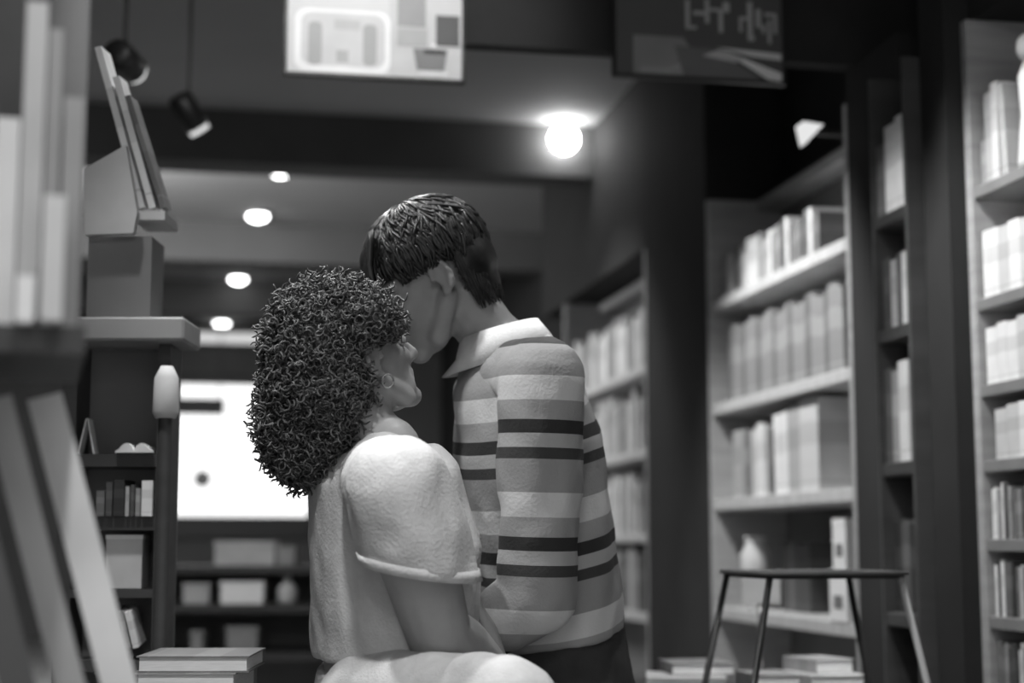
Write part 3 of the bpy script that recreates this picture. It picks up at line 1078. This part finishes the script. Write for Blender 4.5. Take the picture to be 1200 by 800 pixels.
# short straight hair: cap plus combed locks
ML = offB @ MB
bm = bmesh.new()
s = 0.97
for c, r in (((-0.012, 0, 0.048), (0.1, 0.081, 0.087)), ((-0.05, 0, 0.01), (0.07, 0.078, 0.075)), ((0.05, 0, 0.078), (0.046, 0.06, 0.036)), ((-0.065, 0, -0.035), (0.04, 0.058, 0.05))):
    ellip(bm, ML, tuple(s * q for q in c), tuple(s * q for q in r))
cap = remesh(bm, 0.006, 3)
MLi = ML.inverted()
bm = bmesh.new()
bm.from_mesh(cap)
kill = []
for v in bm.verts:
    q = MLi @ v.co
    # keep the face, ears and neck clear
    if (q.x > 0.045 and q.z < 0.055) or (q.z < 0.03 and q.x > -0.028) or q.z < -0.058:
        kill.append(v)
bmesh.ops.delete(bm, geom=kill, context='VERTS')
rg = random.Random(11)
crown = Vector((-0.045, 0.0, 0.135))
for i in range(2200):
    # a lock starts near the crown and is combed down over the cap
    a = rg.uniform(0, 2 * math.pi)
    el0 = rg.uniform(0.05, 1.65)
    ln = rg.uniform(0.35, 0.7)
    lift = rg.uniform(0, 0.1) * rg.random()
    wav = rg.uniform(-0.35, 0.35)
    pts = []
    for k in range(9):
        t = el0 + ln * k / 8
        dirv = Vector((math.sin(t) * math.cos(a + wav * math.sin(3 * t)), math.sin(t) * math.sin(a + wav * math.sin(3 * t)), math.cos(t)))
        # surface of the main cap ellipsoid
        sc = 1.0 / math.sqrt((dirv.x / 0.105) ** 2 + (dirv.y / 0.086) ** 2 + (dirv.z / 0.092) ** 2)
        q = Vector((-0.014, 0, 0.048)) + dirv * sc * (0.985 + lift * (0.4 + 0.6 * k / 8) + 0.012 * rg.random())
        if (q.x > 0.06 and q.z < 0.03) or (q.z < 0.012 and q.x > -0.03) or q.z < -0.085:
            break
        pts.append(ML @ (q * s))
    if len(pts) > 3:
        tube(bm, pts, [0.0026] * (len(pts) - 1) + [0.0008], 4, 0)
# short locks over the nape
for i in range(420):
    phi = rg.uniform(-1.35, 1.35)
    zs0, zs1 = rg.uniform(0.0, 0.05), rg.uniform(-0.085, -0.03)
    pts = []
    for k in range(6):
        z = zs0 + (zs1 - zs0) * k / 5
        shp_ = 1.0 if z > 0.03 else 1.0 - (0.03 - z) * 2.2
        q = Vector((-0.014 - 0.101 * math.cos(phi) * shp_, 0.083 * math.sin(phi + 0.05 * k * (rg.random() - 0.5)) * shp_, z))
        if q.x > -0.034 and z < 0.02:
            break
        pts.append(ML @ (q * s))
    if len(pts) > 3:
        tube(bm, pts, [0.003] * (len(pts) - 1) + [0.0008], 4, 0)
# fringe falling over the forehead
for i in range(130):
    y0 = rg.uniform(-0.062, 0.062)
    pts = []
    for k in range(7):
        t = k / 6
        q = Vector((0.06 + 0.042 * math.sin(t * 1.7) + rg.uniform(-0.002, 0.002), y0 * (1 + 0.12 * t), 0.118 - 0.085 * t - 0.4 * abs(y0) * t * 0.4))
        pts.append(ML @ (q * s))
    tube(bm, pts, [0.004] * 6 + [0.001], 5, 0)
link('hair', from_bm(bm, 'hair', True), M_hair_b, pB)
stool('dark wooden stool under the person in the striped shirt', Bj['hip'], 0.385, 0.15)

# ---------------------------------------------------------------- right foreground: bar stool and low book table
c0 = P(950, 668, 3.15)
bs_ = thing('bar_stool', 'tall black bar stool with thin splayed metal legs before the dark pillars', 'stool', (c0.x, c0.y, 0))
hw = 0.135
zt = c0.z
bm = bmesh.new()
box(bm, -hw, hw, -hw, hw, zt - 0.014, zt - 0.004, bevel=0.003)
part('seat', bm, M_black, bs_)
bm = bmesh.new()
for a, b in (((-hw, -hw), (hw, -hw)), ((hw, -hw), (hw, hw)), ((hw, hw), (-hw, hw)), ((-hw, hw), (-hw, -hw))):
    tube(bm, [(a[0] * 1.02, a[1] * 1.02, zt - 0.004), (b[0] * 1.02, b[1] * 1.02, zt - 0.004)], [0.004, 0.004], 8)
part('seat_rim', bm, mat('dull_metal', 0.1, 0.5), bs_, True)
for sx in (-1, 1):
    for sy in (-1, 1):
        bm = bmesh.new()
        tube(bm, [(sx * hw * 0.95, sy * hw * 0.95, zt - 0.01), (sx * hw * 2.0, sy * hw * 1.35, 0)], [0.0065, 0.0075], 10)
        part('leg', bm, mat('leg_metal', 0.3, 0.45) if (sx, sy) == (1, -1) else M_matte, bs_, True)
bm = bmesh.new()
for sx in (-1, 1):
    tube(bm, [(sx * hw * 1.5, -hw * 1.2, 0.22), (sx * hw * 1.5, hw * 1.2, 0.22)], [0.005, 0.005], 8)
for sy in (-1, 1):
    tube(bm, [(-hw * 1.5, sy * hw * 1.2, 0.22), (hw * 1.5, sy * hw * 1.2, 0.22)], [0.005, 0.005], 8)
part('footrest', bm, M_matte, bs_, True)

# book stand (T-shaped) on the low table
TZ = P(850, 800, 3.7).z
tc0 = P(850, 806, 3.75)
tb_ = thing('display_table', 'low dark display table holding books, below the middle bookcase', 'table', (tc0.x, tc0.y, 0), (0, 0, -YAW))
part('tabletop', B(-0.27, 0.3, -0.17, 0.2, TZ - 0.035, TZ, bevel=0.003), M_dark, tb_)
for sx in (-0.245, 0.275):
    for sy in (-0.145, 0.175):
        part('leg', B(sx - 0.02, sx + 0.02, sy - 0.02, sy + 0.02, 0, TZ - 0.035), M_dark, tb_)
part('apron', B(-0.225, 0.255, -0.155, -0.14, TZ - 0.1, TZ - 0.035), M_dark, tb_)


def flat_book(label, group, px, py, d, wd, h, t, tone, yaw=0.0, z=None, cat='book'):
    """a book lying flat: footprint wd x h, thickness t up"""
    p = P(px, py, d)
    zz = p.z if z is None else z
    cov, pg = book_meshes(wd, h, t, tone)
    o = thing('book', label, cat, (p.x, p.y, zz + t / 2), (0, 0, 0), group)
    o.rotation_euler = Matrix.Rotation(yaw, 3, 'Z').to_3x3().to_4x4().to_euler()
    mm = Matrix.Rotation(yaw, 4, 'Z') @ Matrix.Rotation(math.pi / 2, 4, 'X') @ Matrix.Rotation(0, 4, 'Z')
    o.rotation_euler = mm.to_euler()
    link('cover', cov, None, o)
    link('pages', pg, None, o)
    return o


g = 'books lying on the low display table'
flat_book('pale large book lying at the left end of the low display table', g, 757, 800, 3.66, 0.17, 0.2, 0.03, 5, -0.25, TZ)
flat_book('grey book lying on the pale large book, left end of low table', g, 772, 800, 3.7, 0.14, 0.17, 0.024, 3, -0.1, TZ + 0.0305)
flat_book('light grey book lying mid-table beside the pole of the sign', g, 862, 800, 3.62, 0.1, 0.15, 0.035, 4, 0.0, TZ)
flat_book('pale book lying at the right end of the low display table', g, 912, 800, 3.68, 0.13, 0.17, 0.03, 5, 0.1, TZ)
flat_book('grey paperback on top of the pale book, right end of low table', g, 918, 800, 3.7, 0.1, 0.14, 0.03, 4, 0.2, TZ + 0.0305)
sgp = P(893, 800, 3.78)
sg = thing('sign_stand', 'small grey T-shaped price stand rising from the low display table', 'sign', (sgp.x, sgp.y, TZ), (0, 0, -YAW))
sh_ = P(893, 690, 3.78).z - TZ
part('base', lathe(bmesh.new(), [(0.035, 0), (0.035, 0.006), (0.01, 0.01)]), M_metal, sg)
bm = bmesh.new()
tube(bm, [(0, 0, 0.008), (0, 0, sh_)], [0.008, 0.008], 10)
part('pole', bm, M_metal, sg, True)
part('card', B(-0.045, 0.045, -0.012, -0.008, sh_ - 0.035, sh_ + 0.03), mat('grey_card', 0.42, 0.7), sg)

# ---------------------------------------------------------------- left: near bookcase with blurred books
dN = 1.32
z_sh = P(30, 386, dN).z
nb = thing('bookcase', 'near dark bookcase at the left edge holding blurred upright books', 'bookcase', (P(40, 386, dN).x, P(40, 386, dN).y, 0), (0, 0, -YAW + 0.2865))
xl, xr_ = -0.16, 0.04
part('shelf', B(xl, xr_, -0.03, 0.2, z_sh - 0.022, z_sh), M_dark, nb)
part('back_panel', B(xl, xr_, 0.2, 0.212, z_sh - 0.022, 1.62), mat('rack_back_panel', 0.13, 0.7), nb)
part('side_panel', B(xl - 0.02, xl, -0.03, 0.212, 0, 1.62), M_dark, nb)
part('top_board', B(xl, xr_, -0.03, 0.2, 1.6, 1.62), M_dark, nb)


def up_book(label, group, px0, px1, ytop, ybot, d, tone, dp=0.12, lean=0.0, z=None, turn=0.0):
    """upright book whose spine faces the camera, on a shelf across the view"""
    a, b = P(px0, ybot, d), P(px1, ybot, d)
    t = (b - a).length
    c = (a + b) / 2
    h = P((px0 + px1) / 2, ytop, d).z - (c.z if z is None else z)
    cov, pg = book_meshes(dp, h, t - 0.0008, tone)
    o = thing('book', label, 'book', (c.x, c.y, (c.z if z is None else z) + 0.0006), (0, 0, 0), group)
    o.rotation_euler = (0, 0, math.pi / 2 - YAW + turn)
    if lean:
        o.rotation_euler = (Matrix.Rotation(-YAW, 4, 'Z') @ Matrix.Rotation(lean, 4, 'Y') @ Matrix.Rotation(math.pi / 2, 4, 'Z')).to_euler()
    link('cover', cov, None, o)
    link('pages', pg, None, o)
    return o


g = 'upright books in the near left bookcase'
up_book('pale tall book at the very left edge of the near left bookcase', g, -14, 15, 130, 386, dN, 15, z=z_sh, turn=0.2865)
up_book('grey tallest book, second from the left edge in the near bookcase', g, 17, 43, -14, 386, dN, 14, z=z_sh, turn=0.2865)
up_book('dark grey book right of the tallest one in the near bookcase', g, 45, 62, 20, 386, dN + 0.02, 13, z=z_sh, turn=0.2865)
up_book('grey shorter book, rightmost in the near left bookcase', g, 66, 90, 105, 386, dN + 0.02, 13, z=z_sh, turn=0.2865)
up_book('bright white small book standing before the tallest grey book', g, 17, 39, 322, 386, dN - 0.045, 16, dp=0.025, z=z_sh, turn=0.2865)
up_book('bright pale book standing before the dark grey one, near bookcase', g, 46, 72, 225, 386, dN - 0.05, 15, dp=0.045, z=z_sh, turn=0.2865)

# narrow display tower at middle distance
dT = 2.75
q = P(130, 640, dT)
tw = thing('display_rack', 'narrow grey display tower on the left with leaning books and open cubbies', 'shelf', (q.x, q.y, 0), (0, 0, -YAW))


def tl_(px, py):
    """local x and z on the tower's front plane"""
    p = P(px, py, dT)
    return (p - Vector((q.x, q.y, 0))).dot(R), p.z


def tbox(px0, px1, py0, py1, y0, y1):
    xa_, za = tl_(px0, py1)
    xb_, zb = tl_(px1, py0)
    return (xa_, xb_, y0, y1, za, zb)


part('column', B(*tbox(92, 168, 268, 372, 0.0, 0.1)), M_mid, tw)
part('top_board', B(*tbox(85, 216, 371, 399, -0.05, 0.1), bevel=0.004), mat('counter_board', 0.3, 0.5), tw)
part('back_panel', B(tl_(84, 0)[0], tl_(193, 0)[0], 0.09, 0.1, 0, tl_(0, 399)[1]), M_back, tw)
x0, _ = tl_(180, 0)
part('upright', B(x0, x0 + 0.02, 0, 0.09, 0, tl_(0, 399)[1]), M_dark, tw)
x0, _ = tl_(84, 0)
part('upright', B(x0 - 0.026, x0, 0, 0.09, 0, tl_(0, 399)[1]), M_dark, tw)
for y_t, y_b in ((531, 546), (605, 621), (690, 700), (772, 786)):
    part('shelf', B(*tbox(84, 180, y_t, y_b, 0.0, 0.09)), M_dark, tw)
# slanted side panel and lip that hold the leaning books on top
bm = bmesh.new()
pp = [(88, 190), (138, 160), (154, 242), (150, 268), (92, 270)]
fr = [bm.verts.new((tl_(*k)[0], -0.03, tl_(*k)[1])) for k in pp]
bk = [bm.verts.new((tl_(*k)[0], -0.01, tl_(*k)[1])) for k in pp]
bm.faces.new(fr)
bm.faces.new(bk[::-1])
for i in range(5):
    j = (i + 1) % 5
    bm.faces.new((fr[i], bk[i], bk[j], fr[j]))
bmesh.ops.recalc_face_normals(bm, faces=bm.faces)
part('slanted_side', bm, mat('pale_laminate', 0.5, 0.5), tw)
part('lip', B(*tbox(146, 184, 238, 249, -0.01, 0.1)), mat('pale_laminate', 0.5), tw)


def leaning(label, group, top, bot, d, thick_px, depth, tone, name='book', yoff=0.0, turn=False):
    """a book leaning back against a rack, seen along its edge: pages face the camera"""
    a, b = P(*bot, d), P(*top, d)
    a = a + Fh * yoff
    b = b + Fh * yoff
    L = (b - a).length
    up = (b - a).normalized()
    t = thick_px * d / FPX
    side = up.cross(Fh).normalized()        # thickness direction
    cov, pg = book_meshes(depth, L, t, tone)
    o = thing(name, label, 'book', (0, 0, 0), (0, 0, 0), group)
    # local x (spine -> fore-edge) along the view, pages away; y thickness; z up the book
    dd = (a + b) / 2 - CAM
    dd.z = 0
    dd.normalize()
    xx = dd if turn else Fh
    zz = up
    yy = zz.cross(xx).normalized()
    xx = yy.cross(zz)
    M = Matrix(((xx.x, yy.x, zz.x, a.x), (xx.y, yy.y, zz.y, a.y), (xx.z, yy.z, zz.z, a.z), (0, 0, 0, 1)))
    o.rotation_euler = M.to_euler()
    o.location = a
    link('cover', cov, None, o)
    link('pages', pg, None, o)
    return o


g = 'books leaning on top of the display tower'
leaning('long pale-edged book leaning on the tower top, upper left', g, (99, 36), (152, 231), dT, 8, 0.08, 6, yoff=0.088)
leaning('shorter pale book leaning in front of the long one, tower top', g, (121, 72), (165, 231), dT, 8, 0.07, 6, yoff=0.088)
leaning('dark book leaning right of the shorter pale one, tower top', g, (135, 95), (178, 231), dT, 6, 0.07, 2, yoff=0.088)
# things in the tower cubbies
tz = lambda py: tl_(0, py)[1]
ob = thing('open_book', 'open pale book lying on the upper cubby shelf of the tower', 'book', (0, 0, 0))
c = P(155, 531, dT)
ob.location = (c.x, c.y, tz(531) + 0.001)
ob.rotation_euler = (0, 0, -YAW)
for sx in (-1, 1):
    bm = bmesh.new()
    n = 7
    top, bot = [], []
    for k in range(n):
        u = k / (n - 1)
        zz = 0.004 + 0.016 * math.sin(math.pi * min(1, u * 1.15)) ** 0.8 * (1 - 0.4 * u)
        top.append((sx * u * 0.032, zz))
    vs_ = []
    for yv in (0.01, 0.085):
        vs_.append(([bm.verts.new((x, yv, z)) for x, z in top], [bm.verts.new((x, yv, 0.001)) for x, z in top]))
    for k in range(n - 1):
        bm.faces.new((vs_[0][0][k], vs_[0][0][k + 1], vs_[1][0][k + 1], vs_[1][0][k]))
        bm.faces.new((vs_[0][1][k], vs_[1][1][k], vs_[1][1][k + 1], vs_[0][1][k + 1]))
        bm.faces.new((vs_[0][0][k], vs_[0][1][k], vs_[0][1][k + 1], vs_[0][0][k + 1]))
        bm.faces.new((vs_[1][0][k], vs_[1][0][k + 1], vs_[1][1][k + 1], vs_[1][1][k]))
    bm.faces.new((vs_[0][0][-1], vs_[0][1][-1], vs_[1][1][-1], vs_[1][0][-1]))
    bmesh.ops.recalc_face_normals(bm, faces=bm.faces)
    part('pages', bm, M_page, ob)
tc = thing('tent_card', 'small white folded tent card on the upper cubby shelf of the tower', 'sign', (0, 0, 0))
c = P(99, 531, dT)
tc.location = (c.x, c.y + 0.03, tz(531) + 0.001)
tc.rotation_euler = (0, 0, -YAW)
for sx in (-1, 1):
    bm = bmesh.new()
    box(bm, -0.001, 0.001, 0, 0.03, 0, 0.062)
    e = part('panel', bm, M_white, tc)
    e.location = (sx * 0.0135, 0, 0)
    e.rotation_euler = (0, -sx * 0.2, 0)
g = 'small books in the middle cubby of the tower'
zc = tz(605)
for i, (a, b, yt, tone) in enumerate([(112, 122, 575, 2), (123, 131, 565, 1), (132, 145, 562, 0), (146, 151, 570, 4), (152, 157, 568, 1), (158, 164, 572, 3), (165, 178, 563, 6)]):
    up_book('%s %s small book, %s from left in the middle tower cubby' % (thick_word((b - a) * dT / FPX), TONES[tone][0], ORD[i + 1]), g, a, b, yt, 605, dT, tone, 0.08, z=zc)
bx = thing('carton', 'pale grey square carton in the lower cubby of the tower', 'box', (0, 0, 0))
c = P(122, 690, dT)
bx.location = (c.x, c.y, tz(690) + 0.001)
bx.rotation_euler = (0, 0, -YAW)
part('body', B(0, 0.044 * dT / 2.75 * 1.4, 0.005, 0.06, 0, tz(632) - tz(690)), mat('pale_board', 0.55, 0.8), bx)
part('lid', B(-0.001, 0.0626, 0.004, 0.061, tz(632) - tz(690), tz(627) - tz(690)), M_white, bx)
g = 'books leaning in the lowest cubby of the tower'
leaning('dark slim book leaning first from the left in the lowest tower cubby', g, (137, 716), (146, 758), dT, 7, 0.07, 1, yoff=-0.026)
leaning('grey slim book leaning second from the left in the lowest tower cubby', g, (145, 716), (154, 758), dT, 7, 0.07, 3, yoff=-0.026)
leaning('white slim book leaning third from the left in the lowest tower cubby', g, (153, 716), (163, 758), dT, 6, 0.07, 6, yoff=-0.026)
wp = thing('price_post', 'pale rounded card post beside the window, left of curly hair', 'sign', (0, 0, 0))
c = P(194, 490, 2.69)
wp.location = (c.x, c.y, 0)
part('post', lathe(bmesh.new(), [(0.012, 0), (0.012, c.z)]), M_dark, wp)
hh = P(194, 428, 2.69).z
part('card', lathe(bmesh.new(), [(0.017, c.z), (0.022, c.z + 0.01), (0.02, hh - 0.02), (0.01, hh)]), mat('pale_board', 0.55), wp, True)

# stack of books on a low table at bottom left
stz = P(230, 812, 2.45).z
c = P(232, 812, 2.5)
lt = thing('side_table', 'low dark side table under the flat book stack at bottom left', 'table', (c.x, c.y, 0), (0, 0, -YAW))
part('tabletop', B(-0.11, 0.11, -0.1, 0.1, stz - 0.03, stz, bevel=0.003), M_dark, lt)
for sx in (-0.09, 0.09):
    for sy in (-0.08, 0.08):
        part('leg', B(sx - 0.015, sx + 0.015, sy - 0.015, sy + 0.015, 0, stz - 0.03), M_dark, lt)


def stack_book(label, px0, px1, y0, y1, d, tone, z, t, yaw):
    wd = (px1 - px0) * d / FPX
    p = P(px0, 800, d)
    cov, pg = book_meshes(0.2, wd, t, tone)
    o = thing('book', label, 'book', (0, 0, 0), (0, 0, 0), 'flat stack of books at bottom left')
    # fore-edge towards the camera: local -x away, z across the view, y up
    xx = -Fh
    zz = R.copy()
    yy = zz.cross(xx)
    M = Matrix(((xx.x, yy.x, zz.x), (xx.y, yy.y, zz.y), (xx.z, yy.z, zz.z)))
    M = Matrix.Rotation(yaw, 3, 'Z') @ M
    o.rotation_euler = M.to_euler()
    o.location = Vector((p.x, p.y, z + t / 2)) + Fh * 0.2
    link('cover', cov, None, o)
    link('pages', pg, None, o)
    return o


stack_book('dark book, bottom of the flat stack at bottom left', 158, 276, 0, 0, 2.4, 3, stz, 0.034, 0.0)
stack_book('pale-paged book with thin covers, on top of the flat stack', 154, 286, 0, 0, 2.4, 2, stz + 0.0345, 0.024, 0.03)

# large leaning art books at lower left
g = 'large art books leaning at lower left'
leaning('large pale art book leaning at lower left, right-hand one of three', g, (52, 464), (146, 826), 1.5, 40, 0.1, 16, turn=True)
leaning('large grey art book leaning at lower left, middle one of three', g, (-4, 466), (88, 826), 1.42, 34, 0.1, 14, turn=True)
leaning('large grey art book cut by the left edge, leftmost of three', g, (-62, 474), (26, 826), 1.36, 40, 0.1, 12, turn=True)
c = P(60, 832, 1.5)
lb = thing('display_bench', 'low dark bench under the large leaning art books at lower left', 'bench', (c.x, c.y, 0), (0, 0, -YAW))
part('top_board', B(-0.12, 0.1, -0.22, 0.25, c.z - 0.03, c.z), M_dark, lb)
part('side_panel', B(-0.12, -0.095, -0.22, 0.25, 0, c.z - 0.03), M_dark, lb)
part('side_panel', B(0.075, 0.1, -0.22, 0.25, 0, c.z - 0.03), M_dark, lb)

# ---------------------------------------------------------------- counter under the window, seen between tower and curly hair
dC = 6.2
c = P(275, 760, dC)
ct = thing('counter', 'dark shop counter with shelves below the bright window', 'counter', (c.x, c.y, 0), (0, 0, -YAW))


def cl(px, py):
    p = P(px, py, dC)
    return (p - Vector((c.x, c.y, 0))).dot(R), p.z


xa0, xa1 = cl(150, 0)[0], cl(420, 0)[0]
for nm, pt, pb_ in (('countertop', 663, 672), ('shelf', 708, 718), ('shelf', 765, 775)):
    part(nm, B(xa0, xa1, 0, 0.4, cl(0, pb_)[1], cl(0, pt)[1]), M_dark, ct)
part('back_panel', B(xa0, xa1, 0.4, 0.42, 0, cl(0, 663)[1]), M_back, ct)
part('side_panel', B(xa0 - 0.03, xa0, 0, 0.42, 0, cl(0, 663)[1]), M_dark, ct)
part('side_panel', B(xa1, xa1 + 0.03, 0, 0.42, 0, cl(0, 663)[1]), M_dark, ct)


def cbox(label, px0, px1, py0, py1, m, y=0.02, dp=0.15):
    x0_, z0_ = cl(px0, py1)
    x1_, z1_ = cl(px1, py0)
    o = thing('carton', label, 'box', (c.x, c.y, z0_ + 0.0005), (0, 0, -YAW), 'cartons on the counter below the window')
    part('body', B(x0_, x1_, y, y + dp, 0, (z1_ - z0_) * 0.82), m, o)
    part('lid', B(x0_ - 0.003, x1_ + 0.003, y - 0.003, y + dp + 0.003, (z1_ - z0_) * 0.82, z1_ - z0_), m, o)


cbox('long light grey carton lying on the counter top below the window', 248, 318, 634, 663, mat('light_board', 0.4, 0.8))
cbox('grey carton at the right end of the counter top, behind the T-shirt', 321, 342, 640, 663, mat('grey_board', 0.25, 0.8))
cbox('bright white flat carton in the middle of the counter shelf', 256, 306, 682, 708, M_white)
cbox('small light grey carton left of the white one on the counter shelf', 212, 242, 684, 708, mat('light_board', 0.4))
cbox('small dark grey carton at the left of the lower counter shelf', 222, 236, 740, 765, mat('grey_board', 0.25))
cbox('grey carton in the middle of the lower counter shelf', 264, 300, 735, 765, mat('grey_board', 0.25))
p = P(334, 708, dC)
bt = thing('bottle', 'pale bottle on the counter shelf right of the white carton', 'bottle', Vector((p.x, p.y, cl(0, 708)[1] + 0.001)) + Fh * 0.06)
part('body', lathe(bmesh.new(), [(0.034, 0), (0.036, 0.01), (0.036, 0.06), (0.013, 0.085), (0.013, 0.095)]), mat('light_board', 0.4), bt, True)
part('cap', lathe(bmesh.new(), [(0.014, 0.095), (0.014, 0.104)]), M_white, bt, True)

# hanging dark sign and round sticker in front of the window
hz = P(233, 476, 12.6)
hs = thing('hanging_sign', 'dark rectangular sign hanging before the top left of the window', 'sign', hz)
hw_ = 30 * 12.6 / FPX
part('board', B(-hw_, hw_, -0.015, 0.015, -0.066, 0.066), M_beam, hs)
for sx in (-0.8, 0.8):
    bm = bmesh.new()
    tube(bm, [(sx * hw_, 0, 0.06), (sx * hw_, 0, 2.6 - hz.z)], [0.004, 0.004], 6)
    part('chain', bm, M_matte, hs)
st = thing('window_sticker', 'small round grey sticker on the bright window pane', 'sticker', plane_y(237, 561, YB + 0.045))
e = link('disc', from_bm(lathe(bmesh.new(), [(0.075, -0.002), (0.075, 0.002)]), 'disc'), mat('grey_card', 0.3), st)
e.rotation_euler = (math.pi / 2, 0, 0)
